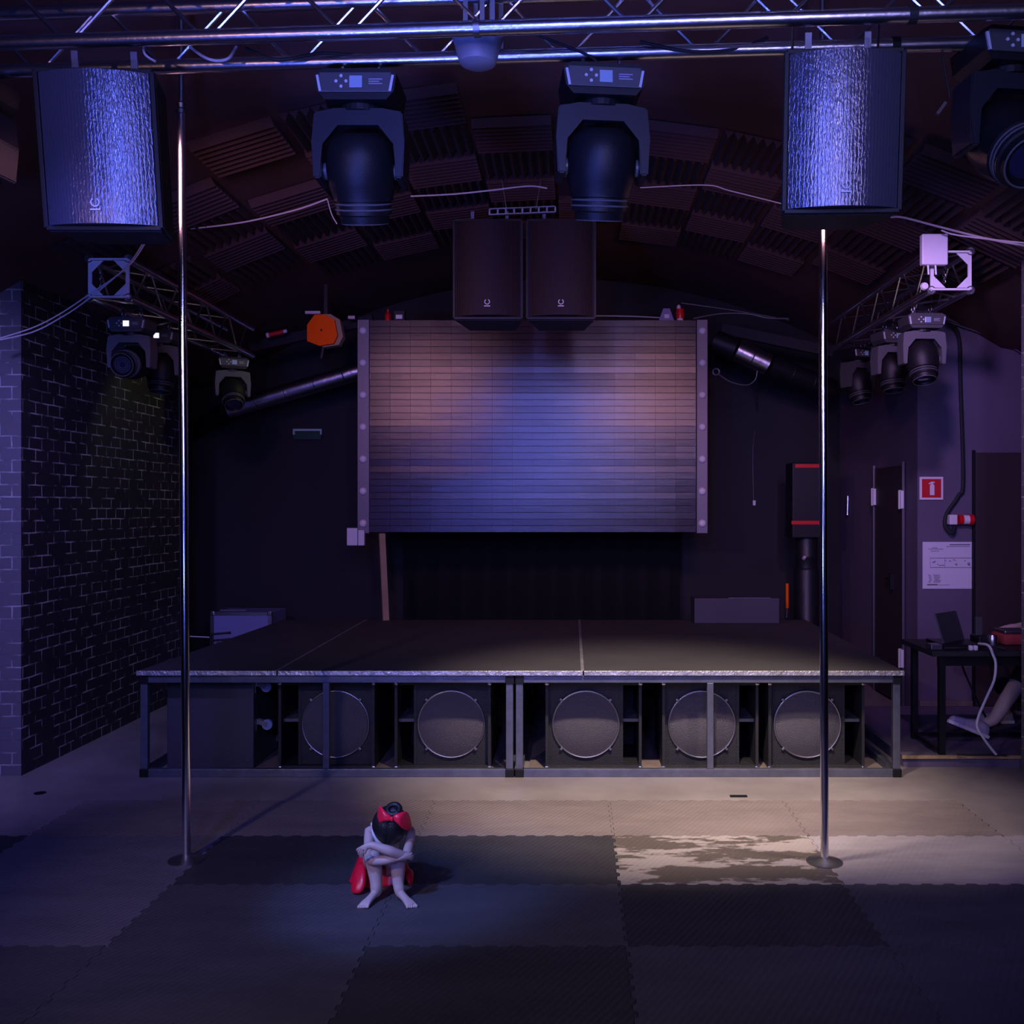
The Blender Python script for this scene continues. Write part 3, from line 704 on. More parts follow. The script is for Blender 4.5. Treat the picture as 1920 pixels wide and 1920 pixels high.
for k, (dy, w_) in enumerate(((0, 'upper'), (8, 'lower'))):
    cable('wall_cable', [P(278-k*4, 446, 6.05), P(240-k*3, 500, 6.0), P(160, 557+dy, 5.95), P(110, 590+dy, 5.9), P(60, 615+dy, 5.85), P(-10, 637+dy*.3, 5.8)], .0042, M['pale'], f'{w_} strand of the pale cable pair sagging across the brick pillar')
cable('conduit', [P(1775, 602, 8.02), P(1868, 634, 8.02), P(1885, 642, 8.02), P(1925, 668, 8.02)], .011, M['alu_dark'], 'grey conduit running down along the top of the violet wall', cat='conduit')
cable('power_cable', [P(1772, 604, 7.9), P(1797, 628, 7.98), P(1801, 720, 8.03), P(1806, 900, 8.03), P(1797, 930, 8.03), P(1776, 962, 8.03), P(1772, 985, 8.02), P(1785, 999, 8.0), P(1790, 986, 7.98)], .016, M['rubber'], 'thick black cable hanging down the violet wall to the red plug')
b = MB()
cable('wall_cable', [P(1418, 712, 9.9), P(1420, 770, 10.38), P(1412, 840, 10.38), P(1413, 938, 10.38)], .005, M['alu_dark'], 'thin grey cable down the back wall right of the screen')
tag(MB().box(P(1414, 943, 10.37), (.03, .03, .055), bev=.006).build('wall_switch', M['white_plate']), 'tiny white switch at the end of the thin cable right of the screen', 'switch')
cable('loose_cable', [P(1345, 700, 9.3), P(1370, 716, 9.3), P(1400, 722, 9.3), P(1416, 712, 9.3), P(1420, 695, 9.3)], .006, M['alu_dark'], 'grey cable looping under the short duct right of the screen')
tag(MB().ring(P(1343, 697, 9.3), (0, 1, 0), .030, .008, 24, 8).build('cable_ring', M['alu_dark'], smooth=True), 'small round ring beside the right screen rail under the duct', 'ring')
cable('screen_cable', [P(1098, 592, 9.2), P(1180, 593, 9.22), P(1245, 596, 9.2)], .006, M['pale'], 'pale cable lying on the top edge of the screen')
cable('screen_cable', [P(1278, 568, 9.2), P(1350, 578, 9.2), P(1395, 585, 9.2), P(1480, 600, 9.2)], .005, M['alu_dark'], 'thin dark cable running right from the red lamp above the screen')
cable('screen_cable', [P(1300, 597, 9.1), P(1350, 588, 9.1), P(1400, 588, 9.1), P(1440, 596, 9.1), P(1478, 597, 9.1)], .008, M['alu_dark'], 'thicker cable bundle running right from the top corner of the screen')
cable('hanging_cable', [P(1766, 70, 3.95), P(1768, 110, 3.95), P(1778, 165, 3.95), P(1780, 185, 3.95)], .004, M['rubber'], 'thin black cable hanging from the truss right of the right speaker')
tag(MB().bar(P(1773, 192, 3.95), P(1757, 214, 3.95), .012, .012).build('cable_plug', M['alu']), 'shiny plug dangling right of the right hanging speaker', 'plug')
for px in (1488, 1652): cable('safety_wire', [chord_pt(px, 0)-Vector((0, 0, .0)), P(px+6, 80, 3.8)+Vector((0, .08, 0))], .005, M['alu_dark'], f"short safety wire from the truss to the {'left' if px < 1600 else 'right'} top corner of the right hanging speaker")
cable('truss_cable', [P(356, 88, 4.05), P(385, 108, 4.0), P(410, 114, 4.0), P(430, 108, 4.0), P(443, 88, 4.05)], .006, M['pale'], 'pale cable looped below the truss right of the left speaker')
cable('truss_cable', [P(270, 72, 4.0), P(271, 100, 3.95), P(292, 116, 3.95)], .005, M['pale'], 'thin pale cable between the chords above the left speaker')
cable('truss_cable', [P(460, 90, 4.02), P(520, 112, 4.0), P(600, 100, 4.05), P(670, 104, 4.08)], .007, M['rubber'], 'black cable sagging under the truss left of the left moving head')
cable('truss_cable', [P(980, 55, 3.95), P(1050, 82, 4.0), P(1110, 108, 4.0), P(1128, 135, 4.0)], .006, M['rubber'], 'black cable running down to the right of the white bowl')
cable('truss_cable', [P(1200, 78, 3.98), P(1290, 96, 3.97), P(1380, 92, 3.97), P(1440, 70, 3.97)], .007, M['rubber'], 'black cable sagging under the truss left of the right speaker')

# ---------------------------------------------------------------- right truss extras
t = thing('junction_box', 'white box hanging in front of the right side truss end', 'box', P(1752, 496, 6.2))
MB().span(P(1729, 496, 6.2), P(1778, 438, 6.2)+Vector((0, .05, 0)), bev=.008).build('housing', M['white_plate'], t, world=True)
for px in (1740, 1754): MB().cyl(P(px, 497, 6.22), P(px+1, 515, 6.22), .006, n=8).build('lead', M['white_plate'], t, world=True)
tag(MB().lathe([(0, -.02), (.02, -.018), (.026, 0), (.02, .015), (0, .018)], P(1733, 537, 6.28), (0, 1, 0), 20).build('end_cap', M['white_plate'], smooth=True), 'small round white cap beside the lower left corner of the right truss end', 'cap')

# ---------------------------------------------------------------- things on and above the screen
zt = z1+.0
tag(MB().lathe([(0, 0), (.028, 0), (.030, .05), (.020, .075), (.012, .08), (.012, .11), (0, .112)], (P(727, 600, SY+.05).x, SY+.06, zt), (0, 0, 1), 18).build('lamp_bulb', M['red'], smooth=True), 'small red lamp standing on the upper left of the screen', 'lamp')
t = thing('power_supply', 'small black box with a white label on the upper left of the screen', 'power supply', (P(748, 600, SY).x, SY+.05, zt))
MB().span((-.05, -.04, 0), (.05, .04, .09), bev=.004).build('housing', M['black'], t); MB().span((-.03, -.046, .012), (.03, -.041, .05)).build('label_plate', M['sign_white'], t)
t = thing('power_supply', 'blue box with a pale label on the upper right of the screen', 'power supply', (P(1250, 600, SY).x, SY+.05, zt))
MB().prism([(-.07, 0), (.07, 0), (.03, .11), (-.03, .11)], .07, T(0, -.035, 0)@XZ).build('housing', M['blue_panel'], t); MB().span((-.02, -.042, .02), (.025, -.036, .055)).build('label_plate', M['sign_white'], t)
t = thing('warning_lamp', 'small red lamp with a white cap on the upper right of the screen', 'lamp', (P(1276, 600, SY).x, SY+.05, zt))
MB().lathe([(0, 0), (.03, 0), (.03, .02), (0, .02)], (0, 0, 0)).build('foot', M['sign_white'], t); MB().lathe([(0, .02), (.036, .02), (.042, .06), (.036, .11), (0, .112)], (0, 0, 0)).build('dome', M['red'], t, smooth=True)
MB().lathe([(0, .112), (.018, .112), (.02, .135), (.01, .15), (0, .152)], (-.012, 0, 0)).build('cap', M['sign_white'], t, smooth=True)
# orange floodlight
t = thing('floodlight', 'orange eight-sided stage light hanging left of the screen', 'stage light', P(604, 620, 8.7))
o8 = [(-.5, -.30), (-.12, -.5), (.34, -.48), (.5, -.24), (.46, .28), (.2, .48), (-.16, .52), (-.44, .22)]
Mx = Matrix.Rotation(-.12, 4, 'Y')@XZ
b = MB(); b.prism([(x*.27, y*.27) for x, y in o8], .03, T(0, -.03, 0)@Mx); b.build('cover', M['orange'], t)
b = MB(); b.prism([(x*.29+.03, y*.29) for x, y in o8], .10, T(0, .01, 0)@Mx); b.build('housing', M['wood'], t)
MB().cyl((0, -.034, 0), (0, -.028, 0), .01, n=12).build('screw', M['black'], t)
MB().bar((.02, .05, .13), (.02, .05, .42), .03, .01).bar((0, .05, -.14), (-.02, .05, -.24), .02, .02).build('bracket', M['black'], t)
tag(MB().span(P(572, 588, 8.62), P(600, 583, 8.62)+Vector((0, .04, 0))).build('tape', M['pale']), 'strip of pale tape above the orange light', 'tape')
# beam behind
tag(MB().bar(P(470, 652, 9.4), P(700, 600, 9.4), .07, .09).build('ceiling_beam', M['wall_dark']), 'dark slanted beam behind the orange light', 'beam')
t = thing('tube_lamp', 'short pink and white tube lying on the slanted beam left of the orange light', 'lamp', P(515, 626, 9.2))
MB().cyl(P(505, 628, 9.2), P(532, 622, 9.2), .022, n=14).build('tube', M['sign_red'], t, world=True); MB().cyl(P(500, 629, 9.2), P(505, 628, 9.2), .024, n=14).cyl(P(532, 622, 9.2), P(538, 620, 9.2), .016, n=14).build('end_cap', M['white_plate'], t, world=True)
tag(MB().box(P(660, 596, 9.2), (.07, .06, .035), bev=.004).build('junction_box', M['alu_dark']), 'small grey box at the upper left corner of the screen', 'box')
# ducts
def duct(pts, r, label, m='duct', ribs=True):
    t = thing('ventilation_duct', label, 'duct', pts[0]); a, c = Vector(pts[0]), Vector(pts[1])
    MB().cyl(a, c, r, n=28).build('pipe', M[m], t, world=True, smooth=True)
    if ribs:
        L = (c-a).length; n = int(L/.3)
        for k in range(1, n+1):
            p = a+(c-a)*k/(n+1); q = (c-a).normalized(); MB().ring(p, q, r, .006, 28, 6).build('joint_ring', M[m], t, world=True, smooth=True)
duct((P(428, 768, 9.7), P(700, 688, 9.7)), .085, 'silver ventilation duct rising to the left edge of the screen')
duct((P(345, 818, 10.40), P(427, 768, 9.72)), .085, 'dark flexible duct joining the left end of the silver duct', 'black')
duct((P(1382, 656, 9.4), P(1440, 684, 9.4)), .10, 'short silver duct right of the screen')
duct((P(1340, 640, 9.45), P(1381, 656, 9.4)), .11, 'dark duct collar between the screen and the short silver duct', 'black', False)
duct((P(1441, 684, 9.42), P(1560, 730, 9.6)), .10, 'dark flexible duct running right from the short silver duct', 'black')
tag(MB().bar(P(1352, 617, 9.5), P(1560, 660, 9.5), .07, .1).build('ceiling_beam', M['wall_dark']), 'dark slanted beam right of the screen above the short duct', 'beam')
# exit sign, grey box, wooden post, curtain
t = thing('exit_sign', 'unlit dark green sign plate on the back wall left of the screen', 'sign', P(576, 824, 10.38))
MB().span(P(550, 824, 10.36), P(602, 805, 10.36)+Vector((0, .03, 0))).build('plate', M['green_dark'], t, world=True)
MB().span(P(549, 808, 10.34), P(603, 804, 10.34)+Vector((0, .03, 0))).span(P(549, 815, 10.34), P(552, 808, 10.34)+Vector((0, .03, 0))).span(P(600, 815, 10.34), P(603, 808, 10.34)+Vector((0, .03, 0))).build('frame', M['green_pale'], t, world=True, label='pale green upper frame')
t = thing('electrical_box', 'grey double box hanging at the lower left corner of the screen', 'electrical box', P(667, 1023, 9.08))
for (xa, xb, ya) in ((650, 670, 990), (671, 683, 994)): MB().span(P(xa, 1023, 9.08), P(xb, ya, 9.08)+Vector((0, .05, 0)), bev=.006).build('box_half', M['lamp_face'], t, world=True)
q = P(722, 1162, 9.02); q.z = ZT+.003; q.y = 8.95
tag(MB().bar(P(723.5, 1164, 8.93), P(716, 1001, 9.12), .055, .04).build('wooden_post', M['wood']), 'raw wooden post propping the screen from the stage', 'post')
b = MB(); n = 60; xa, xb = -1.75, 1.12; r0 = []; r1 = []
for i in range(n+1):
    x = xa+(xb-xa)*i/n; y = 10.25+.04*math.sin(i*1.3); r0.append(b.bm.verts.new((x, y, .02))); r1.append(b.bm.verts.new((x, y, 3.3)))
for i in range(n): b.bm.faces.new((r0[i], r0[i+1], r1[i+1], r1[i]))
o = b.build('curtain', M['curtain'], smooth=True); sd = o.modifiers.new('thickness', 'SOLIDIFY'); sd.thickness = .006
tag(o, 'black curtain hanging behind the stage under the screen', 'curtain')
# case on the stage back right
t = thing('equipment_case', 'long low dark case lying at the right rear of the stage', 'case', P(1376, 1159, 8.85))
za = ZT+.001; a = P(1298, 1158, 8.85); c = P(1455, 1119, 8.85)
M['case_dark'] = mat('dark_violet_case', (.05, .046, .062), .55)
MB().span((a.x, 8.7, za), (c.x, 8.98, c.z), bev=.006).build('body', M['case_dark'], t, world=True)
MB().span((a.x+.3, 8.69, c.z), (c.x-.08, 8.70, c.z+.006)).build('lid_edge', M['alu_dark'], t, world=True)
# drums and crate
t = thing('drum', 'tall dark metal cylinder standing behind the right rear of the stage', 'drum', (P(1512, 1000, 9.55).x, 9.55, 0))
M['drum'] = mat('dark_metal_drum', (.012, .012, .016), .45, .2)
MB().lathe([(0, 0), (.12, 0), (.12, .55), (.125, .56), (.125, .60), (.12, .61), (.12, 1.08), (.115, 1.10), (.105, 1.11), (.105, 1.2), (.11, 1.21), (.11, 1.23), (.105, 1.24), (.105, 1.40), (0, 1.40)]).build('barrel', M['drum'], t, smooth=True)
MB().cyl((-.06, -.125, 1.20), (-.04, -.112, 1.22), .016, n=12).build('valve', M['pale'], t)
t = thing('storage_crate', 'black crate with two red bands standing on the dark cylinder', 'crate', (P(1512, 980, 9.55).x, 9.55, 1.401))
MB().span((-.17, -.15, 0), (.14, .15, .72), bev=.01).build('body', M['black'], t)
for (zz, xx) in ((.13, -.19), (.67, -.155)): MB().span((xx+.012, -.157, zz), (.142, -.150, zz+.034)).build('red_band', M['red'], t)
t = thing('screwdriver', 'orange handled stick leaning beside the dark cylinder', 'stick', P(1475, 1140, 9.2))
MB().cyl(P(1475, 1158, 8.97)+Vector((0, 0, 0)), P(1476, 1140, 8.97), .004, n=8).build('tip', M['alu_dark'], t, world=True); MB().cyl(P(1476, 1140, 8.97), P(1476, 1094, 8.97), .014, n=12).build('grip', M['orange'], t, world=True)
cable('door_handle_bar', [P(1590, 930, 10.04), P(1589.5, 947, 10.04), P(1589, 966, 10.04)], .012, M['alu'], 'short vertical metal pull handle on the dark wall left of the door', cat='handle')

# flight case behind the left stage edge
t = thing('flight_case', 'flight case with blue-grey panel and silver edges behind the left edge of the stage', 'flight case', ((452-CX)/F*9.5, 9.5, 0))
a = P(394, 1148, 9.5); c = P(509, 1148, 9.5); hw = (c.x-a.x)/2; zt2 = a.z
MB().span((-hw+.01, .005, .03), (hw-.01, .5, zt2-.01)).build('panel', M['blue_panel'], t)
b = MB()
for x in (-hw+.018, hw-.018): b.span((x-.018, -.004, .02), (x+.018, .02, zt2))
b.span((-hw, -.004, zt2-.03), (hw, .02, zt2)); b.span((-hw, -.004, .0), (hw, .02, .03)); b.build('edging', M['alu'], t)
for x in (-hw+.02, hw-.02): MB().box((x, .0, zt2-.01), (.045, .03, .045), bev=.01).build('corner_cap', M['alu'], t)
b = MB(); b.bar((-.2, 0, zt2+.02), (.05, 0, zt2+.02), .014, .014); b.build('top_handle', M['alu_dark'], t)
t = thing('folded_stand', 'folded black stand lying against the flight case by the left pole', 'stand', ((395-CX)/F*9.2, 9.2, 0))
a = Vector(t.location)
MB().tube([(.0, 0, 0), (.0, 0, .52)], .014).build('mast', M['black'], t)
for k, (dx, z) in enumerate(((-.28, .50), (.2, .53), (.2, .47))): MB().tube([(0, 0, z-.02), (dx, -.05, z)], .010).cyl((dx*.86, -.043, z-.002), (dx, -.05, z), .013, n=10).build('leg', M['alu_dark'], t)

# ---------------------------------------------------------------- right wall: signs, plug, plan
t = thing('fire_extinguisher_sign', 'square red sign with white fire extinguisher symbol on the violet wall', 'sign', P(1746, 937, 8.05))
a = P(1724, 937, 8.05); c = P(1768, 894, 8.05); W_ = c.x-a.x; h_ = c.z-a.z
MB().span((a.x, 8.045, a.z), (c.x, 8.055, c.z)).build('plate', M['sign_white'], t, world=True)
MB().span((a.x+.018, 8.041, a.z+.018), (c.x-.018, 8.0455, c.z-.018)).build('red_field', M['sign_red'], t, world=True)
mx = (a.x+c.x)/2+.004
b = MB(); b.prism([(-.018, -.052), (.018, -.052), (.018, .025), (.012, .036), (.006, .040), (.006, .046), (.020, .048), (.020, .056), (-.006, .058), (-.028, .044), (-.028, .036), (-.008, .042), (-.012, .036), (-.018, .025)], .003, T(mx, 8.038, (a.z+c.z)/2-.004)@XZ)
b.build('symbol', M['sign_white'], t, world=True)
t = thing('evacuation_plan', 'white printed plan sheet on the violet wall below the red plug', 'notice', P(1775, 1104, 8.05))
a = P(1730, 1104, 8.05); c = P(1822, 1016, 8.05)
MB().span((a.x, 8.050, a.z), (c.x, 8.055, c.z)).build('sheet', M['paper'], t, world=True)
W_ = c.x-a.x; h_ = c.z-a.z
def mark(b, u0, v0, u1, v1): b.span((a.x+u0*W_, 8.0485, c.z-v0*h_), (a.x+u1*W_, 8.0505, c.z-v1*h_))
b = MB()
for (u0, v0, u1, v1) in ((.55, .05, .97, .07), (.48, .095, .96, .105), (.15, .34, 1, .35), (.15, .54, 1, .55), (.15, .35, .155, .54), (.45, .35, .455, .54), (.09, .90, .3, .925), (.3, .915, .55, .922), (.19, .12, .30, .13), (.12, .15, .42, .16), (.16, .19, .34, .20)): mark(b, u0, v0, u1, v1)
rr = random.Random(5)
for k in range(16):
    u = .17+rr.random()*.78; v = .37+rr.random()*.13; mark(b, u, v, u+.02+rr.random()*.04, v+.015)
for k in range(9):
    v = .70+k*.02; u = .11+rr.random()*.03; mark(b, u, v, u+.05, v+.008); mark(b, u+.1, v, u+.2+rr.random()*.06, v+.008)
b.build('printing', M['ink'], t, world=True)
t = thing('power_connector', 'red and white industrial power plug on the violet wall', 'power plug', P(1800, 985, 7.98))
yz = 7.97
MB().span(P(1781, 984, yz), P(1796, 965, yz)+Vector((0, .07, 0)), bev=.008).build('white_housing', M['sign_white'], t, world=True)
MB().cyl(P(1797, 974.5, yz+.03), P(1805, 974.5, yz+.03), .040, n=20).cyl(P(1816, 974.5, yz+.03), P(1824, 974.5, yz+.03), .044, n=20).build('red_collar', M['red'], t, world=True, smooth=True)
MB().cyl(P(1805, 974.5, yz+.03), P(1816, 974.5, yz+.03), .038, n=20).build('pale_ring', M['sign_white'], t, world=True, smooth=True)

# ---------------------------------------------------------------- table with gear
zp = .074
t = thing('table', 'black side table on the low step at the right', 'table', (2.8, 6.75, zp))
ztb = .755
MB().span((2.35, 6.44, ztb-.035), (3.25, 7.05, ztb), bev=.004).build('tabletop', M['black_wood'], t, world=True)
for (x, y) in ((2.425, 6.48), (2.40, 6.92), (3.2, 6.48), (3.2, 6.95)): MB().span((x-.02, y-.02, zp), (x+.02, y+.02, ztb-.036)).build('leg', M['black'], t, world=True)
for q0, q1 in (((2.40, 6.475, ztb-.10), (3.2, 6.495, ztb-.037)), ((2.39, 6.5, zp+.02), (2.41, 6.92, zp+.045)), ((2.42, 6.91, zp+.02), (3.2, 6.93, zp+.045))): MB().span(q0, q1).build('stretcher', M['black'], t, world=True)
t = thing('laptop', 'open black laptop seen from the side at the left end of the table', 'laptop', (2.62, 6.75, ztb))
MB().span((2.48, 6.60, ztb+.001), (2.74, 6.92, ztb+.022), bev=.003).build('keyboard_base', M['black'], t, world=True)
M['lid'] = mat('laptop_lid', (.05, .05, .055), .4)
a = P(1741, 1148, 6.80); b = MB(); 
p0 = Vector((2.50, 6.66, ztb+.024)); lean = Vector((-.06, 0, .20)); wv = Vector((.21, .19, 0))
v = [p0, p0+wv, p0+wv+lean, p0+lean]; th = Vector((.01, -.004, 0))
b.add([*v, *[q+th for q in v]], [(0, 1, 2, 3), (7, 6, 5, 4), (0, 4, 5, 1), (1, 5, 6, 2), (2, 6, 7, 3), (3, 7, 4, 0)]); b.build('lid', M['lid'], t, world=True)
MB().bar(v[1]+th, v[2]+th, .006, .006).build('lid_edge', M['alu'], t, world=True, label='silver lid edge')
t = thing('audio_interface', 'small pale box on the table in front of the laptop', 'audio interface', P(1745, 1204, 6.55)); t.location.z = ztb
MB().span((2.365, 6.50, ztb+.001), (2.44, 6.60, ztb+.035), bev=.004).build('case', M['alu_dark'], t, world=True)
t = thing('microphone_receiver', 'black device with an upright grey panel in the middle of the table', 'receiver', (2.76, 6.78, ztb))
a = P(1826, 1168, 6.78); MB().span((2.77, 6.72, ztb+.001), (2.87, 6.88, ztb+.06), bev=.01).build('base', M['black'], t, world=True)
MB().span((2.775, 6.78, ztb+.06), (2.82, 6.81, .94), bev=.004).build('panel', M['dark_body'], t, world=True)
tag(MB().lathe([(0, 0), (.032, 0), (.034, .01), (.034, .06), (.028, .072), (0, .074)], P(1861, 1203, 6.7)*1.0-Vector((0, 0, P(1861, 1203, 6.7).z-ztb-.001)), (0, 0, 1), 24).build('drink_can', M['alu'], smooth=True), 'shiny metal can beside the red pouch on the table', 'can')
t = thing('pouch', 'red pouch with a grey top at the right end of the table', 'pouch', (3.0, 6.8, ztb))
M['pouch'] = mat('red_fabric', (.32, .04, .035), .8)
MB().span((2.93, 6.70, ztb+.001), (3.15, 6.92, ztb+.075), bev=.02).build('bag', M['pouch'], t, world=True, smooth=True); MB().span((2.945, 6.72, ztb+.076), (3.14, 6.9, ztb+.10), bev=.008).build('flap', M['alu_dark'], t, world=True)
for k, px in enumerate((1821, 1830)):
    q = P(px, 1213, 6.46); tag(MB().box((q.x, 6.47, ztb+.019), (.026, .03, .034), bev=.007).build('plug', M['sign_white'], smooth=True), f"white plug at the front edge of the table, {'left' if k == 0 else 'right'} of two", 'plug', 'white plugs on the table')
cable('extension_cable', [P(1835, 1207, 6.55), P(1852, 1210, 6.42)+Vector((0, -.01, .0)), P(1862, 1228, 6.40), P(1867, 1245, 6.40), P(1864, 1275, 6.40), P(1851, 1305, 6.40), P(1836, 1340, 6.40), P(1832, 1362, 6.40), P(1843, 1382, 6.40), P(1858, 1403, 6.40), Vector((2.75, 6.40, .092))], .0085, M['white_plate'], 'white cable hanging down in front of the table to the step edge')
cable('table_cable', [Vector((2.46, 6.52, .765)), Vector((2.56, 6.49, .77)), Vector((2.66, 6.53, .765)), Vector((2.75, 6.55, .775)), Vector((2.85, 6.50, .765))], .007, M['rubber'], 'black cable tangled along the front of the tabletop')
cable('table_cable', [Vector((2.85, 7.0, .74)), Vector((2.80, 7.1, .6)), Vector((2.9, 7.12, .35)), Vector((3.02, 7.1, .10))], .007, M['rubber'], 'black cable hanging behind the table')
cable('table_cable', [Vector((2.5, 6.41, .092)), Vector((2.58, 6.40, .090)), Vector((2.68, 6.41, .088)), Vector((2.82, 6.40, .088))], .006, M['rubber'], 'black cable lying along the yellow step edge')

# ---------------------------------------------------------------- people
def skin_body(name, V, E, root, m, parent, sub=2, world=True):
    base = Vector(parent.location); me = bpy.data.meshes.new(name)
    keys = list(V); idx = {k: i for i, k in enumerate(keys)}
    me.from_pydata([Vector(V[k][0])-base for k in keys], [(idx[a], idx[c]) for a, c in E], [])
    me.materials.append(m); o = bpy.data.objects.new(name, me); COL.objects.link(o); o.parent = parent
    o.modifiers.new('skin', 'SKIN').use_smooth_shade = True
    ly = me.skin_vertices[0].data
    for k in keys:
        r = V[k][1]; ly[idx[k]].radius = (r, r) if not isinstance(r, tuple) else r; ly[idx[k]].use_root = (k == root)
    sb = o.modifiers.new('subdivision', 'SUBSURF'); sb.levels = sub; sb.render_levels = sub
    return o
def chain(V, E, start, names_pts):
    prev = start
    for k, p, r in names_pts:
        V[k] = (p, r); E.append((prev, k)); prev = k
Z0 = .0135
child = thing('person', 'small seated person hugging their knees, head down, red bow and red skirt', 'person', (P(722, 1700, 4.3).x, 4.28, Z0))
V = {}; E = []
pel = P(722, 1650, 4.50); pel.z = .085
V['pelvis'] = (pel, .062)
sp1 = Vector((pel.x+.005, 4.47, .16)); sp2 = Vector((pel.x+.01, 4.42, .235)); sp3 = Vector((pel.x+.012, 4.375, .275)); nk = Vector((P(733, 0, 4.34).x, 4.34, .305))
chain(V, E, 'pelvis', [('sp1', sp1, .058), ('sp2', sp2, .062), ('sp3', sp3, .048), ('neck', nk, .027)])
hd = P(733, 1545, 4.31)
chain(V, E, 'neck', [('head1', Vector((hd.x, 4.325, .325)), .050), ('head2', Vector((hd.x+.003, 4.285, .322)), .060), ('head3', Vector((hd.x, 4.262, .295)), .050), ('face', Vector((hd.x, 4.255, .262)), .030)])
# shoulders / arms (viewer left = L)
sl = P(692, 1560, 4.37); sr = P(771, 1556, 4.37)
el = P(686, 1612, 4.24); er = P(765, 1606, 4.24)
wl = P(762, 1603, 4.165); wr = P(682, 1588, 4.145)
el2 = P(697, 1616, 4.17)
chain(V, E, 'sp3', [('shL', sl, .027), ('upL', sl.lerp(P(690, 1610, 4.24), .5), .021), ('elL', P(692, 1615, 4.21), .021), ('foL', P(722, 1613, 4.175), .0215), ('wrL', P(755, 1606, 4.175), .015), ('haL', P(765, 1605, 4.19), .013)])
chain(V, E, 'sp3', [('shR', sr, .027), ('upR', sr.lerp(P(766, 1600, 4.25), .5), .021), ('elR', P(761, 1608, 4.20), .022), ('foR', P(730, 1595, 4.150), .0225), ('wrR', P(697, 1584, 4.145), .016), ('haR', P(684, 1586, 4.15), .015)])
for k, (dx, dy) in enumerate(((-16, 6), (-13, 10), (-9, 13), (-5, 13))):
    chain(V, E, 'haR', [(f'fR{k}a', P(684+dx*.5, 1586+dy*.5, 4.148-.002*k), .0062), (f'fR{k}b', P(684+dx*.9, 1586+dy+1, 4.155-.002*k), .0055), (f'fR{k}c', P(684+dx*.85, 1586+dy*1.7, 4.165-.002*k), .0048)])
chain(V, E, 'haR', [('thRa', P(686, 1594, 4.14), .0062), ('thRb', P(683, 1601, 4.145), .0055)])
for k, (dx, dy) in enumerate(((8, -5), (10, -1), (10, 3), (8, 7))):
    chain(V, E, 'haL', [(f'fL{k}a', P(765+dx*.6, 1605+dy*.7, 4.20), .006), (f'fL{k}b', P(765+dx, 1605+dy, 4.215), .0052)])
# legs
for s, hip, knee, ank, heel, ball, toes in (
    ('L', (706, 1655, 4.46), (698, 1612, 4.235), (707, 1680, 4.235), None, (686, 1698, 4.16), -1),
    ('R', (738, 1655, 4.46), (744, 1612, 4.235), (747, 1680, 4.235), None, (768, 1696, 4.16), 1)):
    hp = P(*hip); hp.z = .075; kn = P(*knee); kn.z = .205; an = P(*ank); an.z = .048
    cf = kn.lerp(an, .38)+Vector((0, .014, 0)); an2 = kn.lerp(an, .8)
    bl = P(*ball); bl.z = .026
    hl = an+Vector((-toes*.004, .018, -.020))
    chain(V, E, 'pelvis', [('hip'+s, hp, .047), ('th'+s, hp.lerp(kn, .5)+Vector((toes*.012, 0, .006)), .044), ('kn'+s, kn, .034), ('cf'+s, cf, .036), ('an2'+s, an2, .025), ('an'+s, an, .0195)])
    chain(V, E, 'an'+s, [('hl'+s, hl, .016)])
    chain(V, E, 'an'+s, [('mid'+s, an.lerp(bl, .5)+Vector((0, 0, .002)), .017), ('bl'+s, bl, (.021, .013))])
    d = (bl-an); d.z = 0; d.normalize(); sd = Vector((-d.y, d.x, 0))
    for k in range(5):
        off = (k-2)*.0088; L_ = .030-.0035*(k if toes < 0 else 4-k); rr_ = (.0078, .0062, .006, .0056, .005)[k if toes < 0 else 4-k]
        chain(V, E, 'bl'+s, [(f'to{s}{k}a', bl+sd*off+d*.012+Vector((0, 0, -.004)), rr_+.001), (f'to{s}{k}b', bl+sd*off*1.15+d*(L_)+Vector((0, 0, -.011)), rr_)])
skin_body('body', V, E, 'pelvis', M['skin'], child)
# white top over the torso
V2 = {'a': (pel+Vector((0, 0, .02)), .070)}; E2 = []
chain(V2, E2, 'a', [('b', sp1, .069), ('c', sp2, .071), ('d', sp3-Vector((0, 0, .004)), .054)])
for s, q in (('L', sl), ('R', sr)): chain(V2, E2, 'd', [('s'+s, sp3.lerp(q, .72), .033)])
skin_body('white_top', V2, E2, 'a', M['white_cloth'], child)
# skirt: draped cone from waist to the floor round hips and thighs
b = MB(); n = 44; ringsd = []
cxs, cys = pel.x-.020, pel.y-.005
prof = [(.066, .155, .0), (.082, .13, .01), (.098, .095, .02), (.112, .055, .03), (.122, .022, .045), (.126, .016, .05)]
for r, z, wob in prof:
    rg = []
    for i in range(n):
        th = 2*PI*i/n; rr_ = r*(1+wob*4*math.sin(7*th+1)*.35+wob*2*math.sin(13*th)*.3)
        ex = 1.10; ey = 1.0 if math.sin(th) > 0 else .95
        # front drops between the legs, sides flare out
        zz = z*(1-.35*max(0, -math.sin(th)))
        rg.append(b.bm.verts.new((cxs+rr_*math.cos(th)*ex, cys+rr_*math.sin(th)*ey, max(Z0+.001, zz))))
    ringsd.append(rg)
for r0_, r1_ in zip(ringsd, ringsd[1:]):
    for i in range(n): b.bm.faces.new((r0_[i], r0_[(i+1) % n], r1_[(i+1) % n], r1_[i]))
sk = b.build('skirt', M['red_cloth'], child, world=True, smooth=True); m_ = sk.modifiers.new('thickness', 'SOLIDIFY'); m_.thickness = .003; sk.modifiers.new('smooth', 'SUBSURF').levels = 1
